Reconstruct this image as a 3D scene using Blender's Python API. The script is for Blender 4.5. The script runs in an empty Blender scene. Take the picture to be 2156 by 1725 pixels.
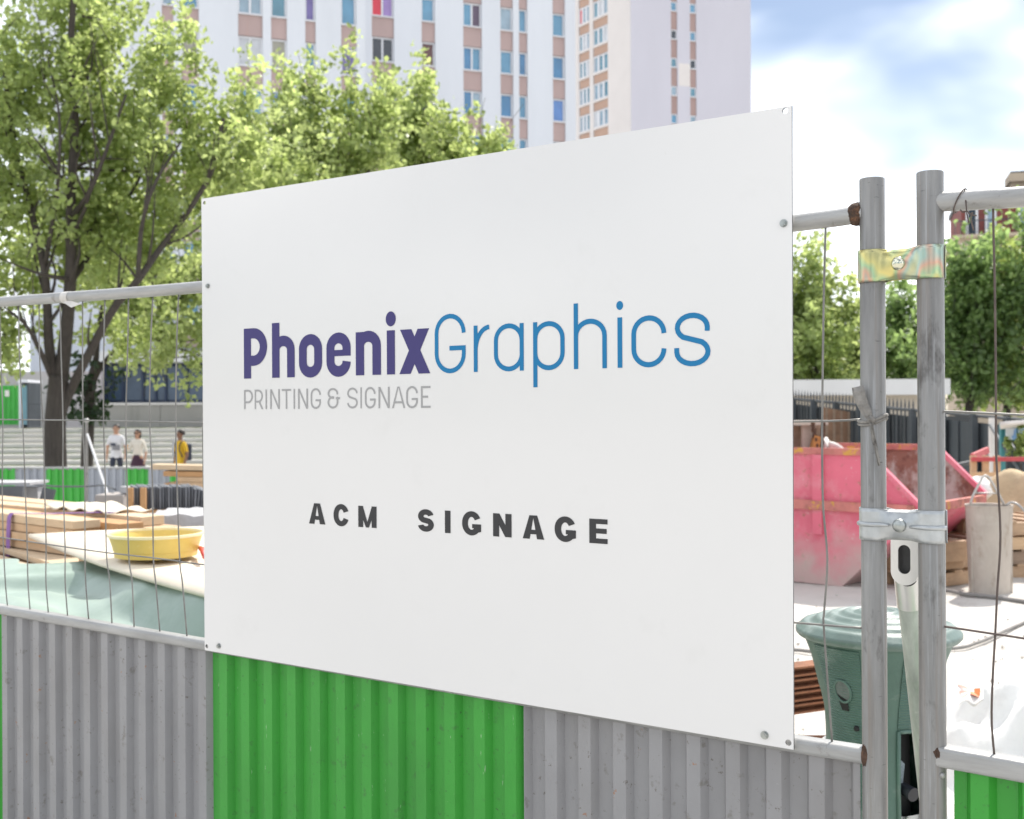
import bpy, bmesh, math, random
import numpy as np
from mathutils import Vector, Matrix
from mathutils.geometry import delaunay_2d_cdt
R = math.radians
rng = np.random.default_rng(7)
random.seed(7)
scene = bpy.context.scene
COL = scene.collection

# ------------------------------------------------------------------ camera
W, H = 2156.0, 1725.0                  # picture units used for measuring
F = 2400.0                             # focal length in those units
CX, CY = 1078.0, 867.0
EYE = 1.6
ROLL = 0.005
cam_d = bpy.data.cameras.new('camera')
cam = bpy.data.objects.new('camera', cam_d); COL.objects.link(cam)
cam_d.sensor_width = 36.0
cam_d.lens = F / W * 36.0
cam_d.shift_y = (CY - H / 2) / W
cam_d.clip_end = 4000.0
cam_d.clip_start = 0.05
cam_d.dof.use_dof = True
cam_d.dof.focus_distance = 2.15
cam_d.dof.aperture_fstop = 7.5
cam.location = (0, 0, EYE)
cam.matrix_world = Matrix.Translation((0, 0, EYE)) @ Matrix.Rotation(R(90), 4, 'X') @ Matrix.Rotation(-ROLL, 4, 'Z')
scene.camera = cam

# ------------------------------------------------------------------ light
SUN_EL = R(52)
SUN_AZ = math.atan2(0.55, 0.83)        # from +Y towards +X: behind the fence, to the right
world = bpy.data.worlds.new('World'); scene.world = world
world.use_nodes = True
wt = world.node_tree; wt.nodes.clear()
def wn(t, **k):
    n = wt.nodes.new(t)
    for a, b in k.items(): setattr(n, a, b)
    return n
w_out = wn('ShaderNodeOutputWorld'); w_bg = wn('ShaderNodeBackground')
sky = wn('ShaderNodeTexSky', sky_type='NISHITA', sun_disc=False)
sky.sun_elevation = SUN_EL; sky.sun_rotation = SUN_AZ
sky.air_density = 1.0; sky.dust_density = 0.9; sky.ozone_density = 1.0
w_tc = wn('ShaderNodeTexCoord'); w_map = wn('ShaderNodeMapping')
w_map.inputs['Location'].default_value = (7.7, 3.3, 1.0)
w_map.inputs['Rotation'].default_value = (0, 0, 0.10)
w_map.inputs['Scale'].default_value = (1.0, 1.0, 2.2)
w_no = wn('ShaderNodeTexNoise'); w_no.inputs['Scale'].default_value = 2.6
w_no.inputs['Detail'].default_value = 4.0; w_no.inputs['Roughness'].default_value = 0.45
w_no.inputs['Distortion'].default_value = 0.25
w_rm = wn('ShaderNodeMapRange', interpolation_type='SMOOTHSTEP')
w_rm.inputs['From Min'].default_value = 0.385; w_rm.inputs['From Max'].default_value = 0.61
w_mix = wn('ShaderNodeMix', data_type='RGBA')
w_mix.inputs[7].default_value = (17.0, 17.4, 18.0, 1.0)       # sunlit cloud, in the sky's own units
wt.links.new(w_tc.outputs['Generated'], w_map.inputs['Vector'])
wt.links.new(w_map.outputs['Vector'], w_no.inputs['Vector'])
wt.links.new(w_no.outputs['Fac'], w_rm.inputs['Value'])
wt.links.new(w_rm.outputs['Result'], w_mix.inputs[0])
wt.links.new(sky.outputs['Color'], w_mix.inputs[6])
wt.links.new(w_mix.outputs[2], w_bg.inputs['Color'])
w_bg.inputs['Strength'].default_value = 0.10
wt.links.new(w_bg.outputs['Background'], w_out.inputs['Surface'])

sun_d = bpy.data.lights.new('sun', 'SUN'); sun_d.energy = 5.0; sun_d.angle = R(0.53)
sun_d.color = (1.0, 0.95, 0.87)
sun = bpy.data.objects.new('sun', sun_d); COL.objects.link(sun)
sdir = Vector((math.sin(SUN_AZ) * math.cos(SUN_EL), math.cos(SUN_AZ) * math.cos(SUN_EL), math.sin(SUN_EL)))
sun.rotation_euler = sdir.to_track_quat('Z', 'Y').to_euler()
sun.location = (10, 20, 40)
vs = scene.view_settings
vs.view_transform = 'Standard'; vs.look = 'None'; vs.exposure = 0.28; vs.gamma = 1.0
vs.use_curve_mapping = False
scene.render.engine = 'CYCLES'
scene.cycles.max_bounces = 8
scene.cycles.transparent_max_bounces = 8
scene.cycles.use_denoising = True

# ------------------------------------------------------------------ placing
def P(u, v, Y):
    """point at depth Y that the picture shows at (u, v)"""
    a, b = (u - CX) / F, (CY - v) / F
    c, s = math.cos(ROLL), math.sin(ROLL)
    return Vector(((a * c + b * s) * Y, Y, EYE + (-a * s + b * c) * Y))
def Pz(u, v, z):
    """point at height z that the picture shows at (u, v)"""
    d = P(u, v, 1.0)
    k = (z - EYE) / (d.z - EYE)
    return Vector((d.x * k, k, z))
class Plane:
    """an upright plane: o (x,y), t along it, n out of it towards the camera; points are (s, z, d)"""
    def __init__(self, o, t):
        self.o = Vector((o[0], o[1], 0)); self.t = Vector((t[0], t[1], 0)).normalized()
        n = Vector((self.t.y, -self.t.x, 0))
        if n.dot(self.o) > 0: n = -n
        self.n = n
    def pt(self, s, z, d=0.0): return self.o + self.t * s + self.n * d + Vector((0, 0, z))
    def hit(self, u, v, d=0.0):
        r = P(u, v, 1.0) - Vector((0, 0, EYE))
        k = (self.o.dot(self.n) + d) / r.dot(self.n)
        return r * k + Vector((0, 0, EYE))
    def sz(self, u, v, d=0.0):
        p = self.hit(u, v, d)
        return (p - self.o).dot(self.t), p.z
    def s(self, u, v=880, d=0.0): return self.sz(u, v, d)[0]

# ------------------------------------------------------------------ mesh building
class MB:
    def __init__(self): self.v = []; self.f = []; self.m = []; self.mi = 0
    def add(self, vs, fs):
        b = len(self.v); self.v += [tuple(p) for p in vs]
        self.f += [tuple(b + i for i in f) for f in fs]; self.m += [self.mi] * len(fs)
        return self
    def box(self, c, h, M=None):
        c = Vector(c); vs = []
        for z in (-1, 1):
            for y in (-1, 1):
                for x in (-1, 1):
                    p = Vector((x * h[0], y * h[1], z * h[2]))
                    vs.append(c + (M @ p if M else p))
        return self.add(vs, [(0, 2, 3, 1), (4, 5, 7, 6), (0, 1, 5, 4), (2, 6, 7, 3), (0, 4, 6, 2), (1, 3, 7, 5)])
    def pbox(self, pl, s0, s1, z0, z1, d0, d1):
        vs = [pl.pt(s, z, d) for z in (z0, z1) for d in (d0, d1) for s in (s0, s1)]
        return self.add(vs, [(0, 2, 3, 1), (4, 5, 7, 6), (0, 1, 5, 4), (2, 6, 7, 3), (0, 4, 6, 2), (1, 3, 7, 5)])
    def tube(self, pts, rad, n=10, caps=True, squash=None):
        pts = [Vector(p) for p in pts]
        if not hasattr(rad, '__len__'): rad = [rad] * len(pts)
        rings = []; ref = None
        for i, p in enumerate(pts):
            a = pts[max(i - 1, 0)]; b = pts[min(i + 1, len(pts) - 1)]
            t = (b - a).normalized()
            if ref is None:
                ref = Vector((0, 0, 1)) if abs(t.z) < 0.9 else Vector((1, 0, 0))
            x = (ref - t * ref.dot(t)).normalized(); y = t.cross(x); ref = x
            rings.append([p + (x * math.cos(k * 2 * math.pi / n) * (squash or 1) + y * math.sin(k * 2 * math.pi / n)) * rad[i] for k in range(n)])
        vs = [q for r in rings for q in r]; fs = []
        for i in range(len(pts) - 1):
            for k in range(n):
                k2 = (k + 1) % n
                fs.append((i * n + k, i * n + k2, (i + 1) * n + k2, (i + 1) * n + k))
        if caps:
            fs.append(tuple(range(n - 1, -1, -1))); fs.append(tuple((len(pts) - 1) * n + k for k in range(n)))
        return self.add(vs, fs)
    def lathe(self, prof, n=24, c=(0, 0, 0), M=None, a0=0.0, a1=2 * math.pi):
        full = abs(a1 - a0 - 2 * math.pi) < 1e-6
        m = n if full else n + 1
        vs = []
        for r, z in prof:
            for k in range(m):
                a = a0 + (a1 - a0) * k / n
                p = Vector((r * math.cos(a), r * math.sin(a), z))
                vs.append(Vector(c) + (M @ p if M else p))
        fs = []
        for i in range(len(prof) - 1):
            for k in range(n):
                k2 = (k + 1) % m
                fs.append((i * m + k, i * m + k2, (i + 1) * m + k2, (i + 1) * m + k))
        return self.add(vs, fs)
    def prism(self, poly, fa, fb):
        """poly of 2-D points; fa / fb turn one into the 3-D point of either face"""
        n = len(poly)
        vs = [fa(*p) for p in poly] + [fb(*p) for p in poly]
        fs = [tuple(range(n)), tuple(range(2 * n - 1, n - 1, -1))]
        fs += [(k, n + k, n + (k + 1) % n, (k + 1) % n) for k in range(n)]
        return self.add(vs, fs)
    def plate(self, outer, holes, fa, fb):
        """flat plate with holes cut through it"""
        pts = [Vector(p) for p in outer]; loops = [list(range(len(outer)))]
        for h in holes:
            b = len(pts); pts += [Vector(p) for p in h]; loops.append(list(range(b, b + len(h))))
        edges = [(l[i], l[(i + 1) % len(l)]) for l in loops for i in range(len(l))]
        cv, ce, cf, _, _, _ = delaunay_2d_cdt(pts, edges, [], 0, 1e-9)
        def inside(q, poly):
            r = False
            for i in range(len(poly)):
                (x0, y0), (x1, y1) = poly[i], poly[i - 1]
                if (y0 > q[1]) != (y1 > q[1]) and q[0] < (x1 - x0) * (q[1] - y0) / (y1 - y0) + x0: r = not r
            return r
        keep = []
        for f in cf:
            c = sum((cv[i] for i in f), Vector((0, 0))) / len(f)
            if inside(c, outer) and not any(inside(c, h) for h in holes): keep.append(f)
        n = len(cv)
        vs = [fa(*p) for p in cv] + [fb(*p) for p in cv]
        fs = [tuple(f) for f in keep] + [tuple(n + i for i in reversed(f)) for f in keep]
        for l in loops:
            for i in range(len(l)):
                a, b = l[i], l[(i + 1) % len(l)]
                fs.append((a, b, n + b, n + a))
        return self.add(vs, fs)
    def build(self, name, mat, parent=None, smooth=False, angle=None, loc=None):
        return mk(name, self.v, self.f, mat, parent, smooth, angle, self.m, loc)

def wloc(o):
    l = Vector((0, 0, 0))
    while o is not None: l = l + o.location; o = o.parent
    return l
def mk(name, vs, fs, mat, parent=None, smooth=False, angle=None, mi=None, loc=None):
    me = bpy.data.meshes.new(name)
    vs = np.array([tuple(v) for v in vs], dtype=float).reshape(-1, 3)
    if parent is not None: off = wloc(parent); o_loc = Vector((0, 0, 0))
    else:
        if loc is None:
            lo, hi = vs.min(0), vs.max(0); loc = ((lo[0] + hi[0]) / 2, (lo[1] + hi[1]) / 2, lo[2])
        off = Vector(loc); o_loc = Vector(loc)
    me.from_pydata([tuple(v) for v in (vs - np.array(off))], [], fs)
    mats = mat if isinstance(mat, (list, tuple)) else [mat]
    for m in mats: me.materials.append(m)
    if mi is not None and len(mats) > 1: me.polygons.foreach_set('material_index', mi)
    bm = bmesh.new(); bm.from_mesh(me); bmesh.ops.recalc_face_normals(bm, faces=bm.faces); bm.to_mesh(me); bm.free()
    if smooth:
        me.polygons.foreach_set('use_smooth', [True] * len(me.polygons))
        if angle is not None: me.set_sharp_from_angle(angle=R(angle))
    me.update()
    o = bpy.data.objects.new(name, me); COL.objects.link(o)
    o.location = o_loc
    if parent is not None: o.parent = parent
    return o
def tag(o, label=None, cat=None, group=None, kind=None):
    if label: o['label'] = label
    if cat: o['category'] = cat
    if group: o['group'] = group
    if kind: o['kind'] = kind
    return o
def thing(name, loc, label, cat, group=None):
    o = bpy.data.objects.new(name, None); COL.objects.link(o); o.location = loc
    o.empty_display_size = 0.1
    return tag(o, label, cat, group)
def bevel(o, w, seg=2):
    m = o.modifiers.new('bevel', 'BEVEL'); m.width = w; m.segments = seg; m.limit_method = 'ANGLE'; m.angle_limit = R(35)
    return o

# ------------------------------------------------------------------ materials
def lin(*c):
    return tuple(((x / 255) / 12.92 if x / 255 <= 0.04045 else ((x / 255 + 0.055) / 1.055) ** 2.4) for x in c)
MATS = {}
def mat(name, col, rough=0.6, metal=0.0, var=0.0, scale=8.0, stretch=(1, 1, 1), spots=None, bump=0.0, bscale=60.0,
        spec=0.5, ramp=None, detail=5.0, trans=0.0):
    """a procedural surface: colour with large and fine variation, optional spots / streaks (colour, amount, scale), fine relief"""
    if name in MATS: return MATS[name]
    m = bpy.data.materials.new(name); m.use_nodes = True; nt = m.node_tree; N = nt.nodes; L = nt.links
    b = N['Principled BSDF']
    b.inputs['Roughness'].default_value = rough; b.inputs['Metallic'].default_value = metal
    b.inputs['Specular IOR Level'].default_value = spec
    tc = N.new('ShaderNodeTexCoord'); mp = N.new('ShaderNodeMapping'); mp.inputs['Scale'].default_value = stretch
    L.new(tc.outputs['Object'], mp.inputs['Vector'])
    src = None
    if ramp:
        no = N.new('ShaderNodeTexNoise'); no.inputs['Scale'].default_value = scale; no.inputs['Detail'].default_value = detail
        L.new(mp.outputs['Vector'], no.inputs['Vector'])
        cr = N.new('ShaderNodeValToRGB'); el = cr.color_ramp.elements
        el[0].position, el[0].color = ramp[0][0], (*ramp[0][1], 1); el[1].position, el[1].color = ramp[-1][0], (*ramp[-1][1], 1)
        for p, c in ramp[1:-1]:
            e = el.new(p); e.color = (*c, 1)
        L.new(no.outputs['Fac'], cr.inputs['Fac']); src = cr.outputs['Color']
    elif var > 0:
        no = N.new('ShaderNodeTexNoise'); no.inputs['Scale'].default_value = scale; no.inputs['Detail'].default_value = detail
        no.inputs['Roughness'].default_value = 0.62
        L.new(mp.outputs['Vector'], no.inputs['Vector'])
        mr = N.new('ShaderNodeMapRange'); mr.inputs['From Min'].default_value = 0.3; mr.inputs['From Max'].default_value = 0.7
        mr.inputs['To Min'].default_value = 1 - var; mr.inputs['To Max'].default_value = 1 + var
        L.new(no.outputs['Fac'], mr.inputs['Value'])
        mx = N.new('ShaderNodeMix'); mx.data_type = 'RGBA'; mx.blend_type = 'MULTIPLY'; mx.inputs[0].default_value = 1.0
        mx.inputs[6].default_value = (*col, 1)
        L.new(mr.outputs['Result'], mx.inputs[7]); src = mx.outputs[2]
    for sp in (spots or []):
        sc, lo, hi, amt, sst = sp[1], sp[2], sp[3], sp[4], (sp[5] if len(sp) > 5 else (1, 1, 1))
        mp2 = N.new('ShaderNodeMapping'); mp2.inputs['Scale'].default_value = sst
        mp2.inputs['Location'].default_value = (sc * 0.37, sc * 0.11, 1.3)
        L.new(tc.outputs['Object'], mp2.inputs['Vector'])
        n2 = N.new('ShaderNodeTexNoise'); n2.inputs['Scale'].default_value = sc; n2.inputs['Detail'].default_value = 5.0
        n2.inputs['Roughness'].default_value = 0.65
        L.new(mp2.outputs['Vector'], n2.inputs['Vector'])
        r2 = N.new('ShaderNodeMapRange'); r2.inputs['From Min'].default_value = lo; r2.inputs['From Max'].default_value = hi
        r2.inputs['To Max'].default_value = amt
        L.new(n2.outputs['Fac'], r2.inputs['Value'])
        m2 = N.new('ShaderNodeMix'); m2.data_type = 'RGBA'; m2.inputs[7].default_value = (*sp[0], 1)
        if src is not None: L.new(src, m2.inputs[6])
        else: m2.inputs[6].default_value = (*col, 1)
        L.new(r2.outputs['Result'], m2.inputs[0]); src = m2.outputs[2]
    if src is not None: L.new(src, b.inputs['Base Color'])
    else: b.inputs['Base Color'].default_value = (*col, 1)
    if bump > 0:
        n3 = N.new('ShaderNodeTexNoise'); n3.inputs['Scale'].default_value = bscale; n3.inputs['Detail'].default_value = 4.0
        L.new(mp.outputs['Vector'], n3.inputs['Vector'])
        bp = N.new('ShaderNodeBump'); bp.inputs['Strength'].default_value = bump; bp.inputs['Distance'].default_value = 0.01
        L.new(n3.outputs['Fac'], bp.inputs['Height']); L.new(bp.outputs['Normal'], b.inputs['Normal'])
    MATS[name] = m
    return m
def leaf_mat(name, dark, light, tcol, tmix=0.5):
    m = bpy.data.materials.new(name); m.use_nodes = True; nt = m.node_tree; N = nt.nodes; L = nt.links
    b = N['Principled BSDF']; b.inputs['Roughness'].default_value = 0.42
    at = N.new('ShaderNodeAttribute'); at.attribute_name = 'leaf'
    sep = N.new('ShaderNodeSeparateColor'); L.new(at.outputs['Color'], sep.inputs['Color'])
    c1 = N.new('ShaderNodeMix'); c1.data_type = 'RGBA'; c1.inputs[6].default_value = (*dark, 1); c1.inputs[7].default_value = (*light, 1)
    L.new(sep.outputs[0], c1.inputs[0]); L.new(c1.outputs[2], b.inputs['Base Color'])
    c2 = N.new('ShaderNodeMix'); c2.data_type = 'RGBA'; c2.inputs[6].default_value = (*[x * 0.45 for x in tcol], 1); c2.inputs[7].default_value = (*tcol, 1)
    L.new(sep.outputs[0], c2.inputs[0])
    tr = N.new('ShaderNodeBsdfTranslucent'); L.new(c2.outputs[2], tr.inputs['Color'])
    ms = N.new('ShaderNodeMixShader'); ms.inputs[0].default_value = tmix
    L.new(b.outputs[0], ms.inputs[1]); L.new(tr.outputs[0], ms.inputs[2])
    L.new(ms.outputs[0], N['Material Output'].inputs['Surface'])
    MATS[name] = m
    return m
RUST = (0.085, 0.048, 0.032)
M_galv = mat('galvanised steel', (0.225, 0.222, 0.215), 0.45, 0.35, 0.22, 14, (3, 3, 0.35),
             [((0.075, 0.07, 0.065), 20, 0.58, 0.70, 0.85, (1, 1, .45)), ((0.42, 0.43, 0.44), 34, 0.55, 0.72, 0.6, (4, 4, 0.12)), ((0.20, 0.165, 0.135), 24, 0.52, 0.68, 0.6, (4, 4, 0.08)), ((0.05, 0.05, 0.05), 60, 0.66, 0.72, 0.8, (.6, .6, 3))], 0.10, 120)
M_galvh = mat('galvanised rail', (0.33, 0.33, 0.325), 0.40, 0.2, 0.2, 14, (0.4, 0.4, 3),
              [((0.12, 0.10, 0.08), 25, 0.62, 0.74, 0.7)], 0.10, 120)
M_wire = mat('galvanised wire', (0.20, 0.195, 0.185), 0.5, 0.5, 0.25, 20)
M_wire_rust = mat('rusty wire', (0.11, 0.085, 0.075), 0.7, 0.3, 0.3, 25)
M_rust = mat('weld rust', RUST, 0.9, 0.0, 0.5, 60, (1, 1, 1), [((0.24, 0.105, 0.04), 70, 0.54, 0.68, 0.7), ((0.03, 0.025, 0.02), 50, 0.55, 0.7, 0.8)], 0.8, 200)
SPK = [((0.11, 0.095, 0.075), 30, 0.60, 0.70, 0.55), ((0.08, 0.06, 0.045), 75, 0.645, 0.70, 0.75), ((0.30, 0.13, 0.06), 26, 0.685, 0.70, 0.8), ((0.19, 0.18, 0.172), 3.2, 0.50, 0.74, 0.5, (1, 1, 0.45)), ((.36, .36, .36), 90, .68, .72, .5, (.5, .5, 2))]
M_grey = mat('grey painted steel', (0.262, 0.26, 0.266), 0.5, 0.0, 0.07, 6, (1, 1, 1), SPK, 0.04, 150)
M_green = mat('green painted steel', (0.034, 0.29, 0.030), 0.5, 0.0, 0.07, 6, (1, 1, 1), [((0.035, 0.12, 0.03), 34, 0.60, 0.70, 0.6), ((0.03, 0.07, 0.025), 80, 0.65, 0.70, 0.7), ((0.028, 0.21, 0.028), 3.2, 0.50, 0.74, 0.5, (1, 1, .45)), ((0.30, 0.45, 0.27), 40, 0.675, 0.70, 0.6, (2, 2, .5))], 0.04, 150)
M_white = mat('white sign panel', (0.665, 0.66, 0.655), 0.16, 0.0, 0.02, 1.1, (1, 1, 1), [((.61, .605, .595), 9, .60, .78, .35), ((.56, .55, .53), 60, .71, .76, .35)], 0.06, 1.2, spec=0.9)
M_signback = mat('sign panel core', (0.10, 0.10, 0.10), 0.6)
M_purple = mat('purple print', (0.060, 0.053, 0.160), 0.4, spec=0.15)
M_blue = mat('blue print', (0.020, 0.172, 0.36), 0.4, 0, 0.1, 0.7, spec=0.15)
M_lgrey = mat('light grey print', (0.33, 0.33, 0.33), 0.4, spec=0.15)
M_dgrey = mat('dark grey print', (0.050, 0.050, 0.052), 0.4, 0, 0.06, 2, spec=0.15)
M_bolt = mat('zinc bolt', (0.36, 0.38, 0.37), 0.35, 0.8, 0.2, 60)
# ------------------------------------------------------------------ ground
def zg(x, y):
    """height of the ground: level by the fence, dropping a little beyond the building site"""
    t = min(max((y - 12.5) / 3.0, 0), 1); t = t * t * (3 - 2 * t)
    return -0.40 * t
xs = np.concatenate([np.linspace(-600, -40, 15), np.linspace(-36, 36, 145), np.linspace(40, 600, 15)])
ys = np.concatenate([[-200, -60, -20], np.linspace(-8, 34, 169), np.linspace(36, 100, 33), [150, 300, 700, 1500]])
gv = []
for y in ys:
    for x in xs:
        z = zg(x, y)
        if 3 < y < 24 and abs(x) < 20:
            z += 0.012 * math.sin(x * 3.1 + y * 1.7) * math.sin(y * 2.3 - x) + 0.008 * math.sin(7 * x + 1.3 * y)
        gv.append((x, y, z))
nx = len(xs)
gf = [(j * nx + i, j * nx + i + 1, (j + 1) * nx + i + 1, (j + 1) * nx + i) for j in range(len(ys) - 1) for i in range(nx - 1)]
M_ground = mat('pale site ground', (0.50, 0.475, 0.44), 0.95, 0, 0.10, 0.9, (1, 1, 1),
               [((0.30, 0.27, 0.235), 1.6, 0.56, 0.74, 0.6), ((0.18, 0.16, 0.14), 9, 0.66, 0.74, 0.5)], 0.6, 25, detail=8)
ground = mk('ground', gv, gf, M_ground, loc=(0, 0, 0), smooth=True); tag(ground, kind='structure')

# ------------------------------------------------------------------ the fence line
L0, R0 = P(427.5, 890, 2.781), P(1669, 890, 1.95)
FP = Plane((R0.x, R0.y), (R0 - L0)[:2])          # the front of the sign; the fence stands just behind it
DF = -0.026                                       # centre line of rails and wires
def fpt(u, v, d=DF): return FP.hit(u, v, d)

def corrugated(name, pl, s0, s1, z0, z1, d, mat_, parent, pitch=0.0765, depth=0.0165, flip=1, phase=0.0, th=0.0012, wob=0.0):
    prof = []
    k0 = math.floor((s0 - phase) / pitch) - 1
    s = phase + k0 * pitch
    fr = [(0.0, 0), (0.42, 0), (0.54, 1), (0.88, 1)]
    pts = []
    while s < s1 + pitch:
        for a, b in fr: pts.append((s + a * pitch, b * depth * flip))
        s += pitch
    def at(x):
        for (a, da), (b, db) in zip(pts, pts[1:]):
            if a <= x <= b: return da + (db - da) * (x - a) / (b - a)
        return 0
    line = [(s0, at(s0))] + [p for p in pts if s0 + 1e-4 < p[0] < s1 - 1e-4] + [(s1, at(s1))]
    rows = 6; vs = []; fs = []
    for j in range(rows):
        z = z0 + (z1 - z0) * j / (rows - 1) if not callable(z1) else None
        for (x, dd) in line:
            zz = z0 + ((z1(x) if callable(z1) else z1) - z0) * j / (rows - 1)
            w = wob * math.sin(x * 37 + zz * 9 + 2.1 * math.sin(zz * 17 + x * 13))
            vs.append(pl.pt(x + w * 0.7, zz, d + dd + w))
    n = len(line)
    for j in range(rows - 1):
        for i in range(n - 1): fs.append((j * n + i, j * n + i + 1, (j + 1) * n + i + 1, (j + 1) * n + i))
    b = MB().add(vs, fs)
    o = b.build(name, mat_, parent)
    m = o.modifiers.new('thickness', 'SOLIDIFY'); m.thickness = th
    return o

def rrtube(b, pts, w, h, r=0.007):
    """rectangular rail with rounded edges along points in the fence plane (d = depth w, z = height h)"""
    sec = []
    for cxx, czz, a in ((w / 2 - r, h / 2 - r, 0), (-w / 2 + r, h / 2 - r, 90), (-w / 2 + r, -h / 2 + r, 180), (w / 2 - r, -h / 2 + r, 270)):
        for k in range(4):
            t = R(a + k * 30); sec.append((cxx + r * math.cos(t), czz + r * math.sin(t)))
    n = len(sec); vs = []
    for p in pts:
        for d, z in sec: vs.append(p + FP.n * d + Vector((0, 0, z)))
    fs = []
    for i in range(len(pts) - 1):
        for k in range(n): fs.append((i * n + k, i * n + (k + 1) % n, (i + 1) * n + (k + 1) % n, (i + 1) * n + k))
    fs.append(tuple(range(n))); fs.append(tuple((len(pts) - 1) * n + k for k in reversed(range(n))))
    return b.add(vs, fs)
def smooth_pts(pts, n=8):
    out = []; q = [Vector(p) for p in pts]; q = [2 * q[0] - q[1]] + q + [2 * q[-1] - q[-2]]
    for i in range(1, len(q) - 2):
        for k in range(n):
            t = k / n
            out.append(0.5 * ((2 * q[i]) + (q[i + 1] - q[i - 1]) * t + (2 * q[i - 1] - 5 * q[i] + 4 * q[i + 1] - q[i + 2]) * t * t + (3 * q[i] - q[i - 1] - 3 * q[i + 1] + q[i + 2]) * t ** 3))
    out.append(q[-2]); return out

def post(parent, u0, v0, r, u1=None):
    top = fpt(u0, v0); base = Vector((top.x, top.y, 0.02))
    b = MB(); n = 28
    pr = [(r, 0.02), (r, top.z - 0.0015), (r - 0.001, top.z), (r - 0.003, top.z), (r - 0.0035, top.z - 0.002), (r - 0.0035, top.z - 0.25)]
    b.lathe(pr, n, (top.x, top.y, 0))
    return b.build('post', M_galv, parent, True, 40), top

# ---- left panel
fence = thing('site_fence_panel', (FP.pt(-0.6, 0, DF)), 'steel site fence panel carrying the white sign, grey and green corrugated base', 'fence', 'site fence panels')
po_l, top_l = post(fence, 1836, 377, 0.0205)
tr = smooth_pts([fpt(-420, 664), fpt(-200, 650), fpt(0, 636), fpt(425, 604.5), fpt(1046, 543), fpt(1667, 471), fpt(1824, 449)], 5)
MB().tube(tr, 0.0150, 16).build('top_rail', M_galvh, fence, True, 50)
br = [fpt(-420, 1209), fpt(0, 1282), fpt(430, 1356.7), fpt(1046, 1460), fpt(1675, 1566), fpt(1822, 1589)]
b = MB(); rrtube(b, br, 0.034, 0.027, 0.008); b.build('bottom_rail', M_galvh, fence, True, 50)
def wire(pts, name='wire', parent=fence, m=M_wire, r=0.0019, n=6):
    return MB().tube(smooth_pts([p if isinstance(p, Vector) else fpt(*p) for p in pts], 4), r, n).build(name, m, parent, True)
def rail_v(u, line):                              # picture height of a rail at u
    for (a, va), (c, vc) in zip(line, line[1:]):
        if a <= u <= c: return va + (vc - va) * (u - a) / (c - a)
TL = [(-420, 664), (0, 636), (425, 604.5), (1046, 543), (1667, 471), (1824, 449)]
BL = [(-420, 1209), (0, 1282), (430, 1356.7), (1046, 1460), (1675, 1566), (1822, 1589)]
VW = [(0, 6, 20.7 - 14, 28 - 12), (40, 47.6, 57, 63.5), (82.5, 90, 97, 102), (126.5, 132.6, 137, 142.6), (174, 174.6, 179, 187),
      (221, 218, 224, 236), (270.5, 265, 271, 282.6), (322, 315, 323, 337), (376, 370, 378.6, 394), (432, 427, 433, 449)]
H2 = [(-420, 1075), (0, 1131.6), (57, 1140), (139, 1152), (226, 1164), (323, 1175), (379, 1182), (428, 1189), (1046, 1258), (1671, 1311), (1822, 1323)]
H1 = [(-420, 879), (0, 883.5), (217, 886), (425, 890), (1046, 893), (1671, 888), (1822, 883)]
for a, c, e, g in VW:
    jit = lambda: random.uniform(-2.5, 2.5)
    vt, vb = rail_v(a, TL) + 10, rail_v(g, BL) - 6
    wire([(a, vt), (a + (c - a) * .35 + jit(), vt + (884 - vt) * .4), (c, 884), (c + (e - c) * .5 + jit(), 1010), (e, rail_v(e, H2)),
          (e + (g - e) * .4 + jit(), 1225), (g, vb)])
sA, sB = FP.s(470, 880, DF), FP.s(1700, 880, DF)
nW = 11
for k in range(1, nW):                             # the ones behind the sign
    s = sA + (sB - sA) * k / nW
    zt = 1.6 + 0.32; 
    p0 = FP.pt(s, 0, DF)
    wire([FP.pt(s, 1.935 - 0.02 * 0, DF), FP.pt(s + .004, 1.6, DF), FP.pt(s - .003, 1.3, DF), FP.pt(s, 1.05, DF)])
wire([(1738.5, 474), (1737, 526), (1734, 648), (1731, 887), (1731, 950), (1733, 1065), (1742, 1180), (1735, 1290), (1734, 1312), (1742, 1430), (1752, 1566)])
wire([fpt(u, v, DF + 0.004) for u, v in H1]); wire([fpt(u, v, DF + 0.004) for u, v in H2])
# corrugated base, sheet by sheet
zb = lambda s: brz(s)
_bz = [((p - FP.o).dot(FP.t), p.z) for p in br]
def brz(s):
    for (a, za), (c, zc) in zip(_bz, _bz[1:]):
        if a <= s <= c: return za + (zc - za) * (s - a) / (c - a) - 0.006
    return _bz[-1][1] - 0.006 if s > _bz[-1][0] else _bz[0][1] - 0.006
DS = DF - 0.010
s_a, s_b, s_c, s_d = FP.s(16, 1400, DS), FP.s(450, 1450, DS), FP.s(1113, 1550, DS), FP.s(1818, 1640, DS)
PH = FP.s(450, 1450, DS)
corrugated('corrugated_sheet', FP, s_a - 0.75, s_a - 0.001, 0.04, brz, DS, M_green, fence, phase=PH, wob=0.0006)
corrugated('corrugated_sheet', FP, s_a, s_b - 0.0005, 0.04, brz, DS, M_grey, fence, phase=PH, wob=0.0008)
corrugated('corrugated_sheet', FP, s_b, s_c - 0.0005, 0.04, brz, DS + .001, M_green, fence, phase=PH, wob=0.0006)
corrugated('corrugated_sheet', FP, s_c, s_d, 0.04, brz, DS, M_grey, fence, phase=PH + 0.02, wob=0.0006)
b = MB(); rrtube(b, [FP.pt(s_a - 0.75, 0.045, DF), FP.pt(s_d, 0.045, DF)], 0.034, 0.03); b.build('foot_rail', M_galvh, fence, True, 50)
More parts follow.
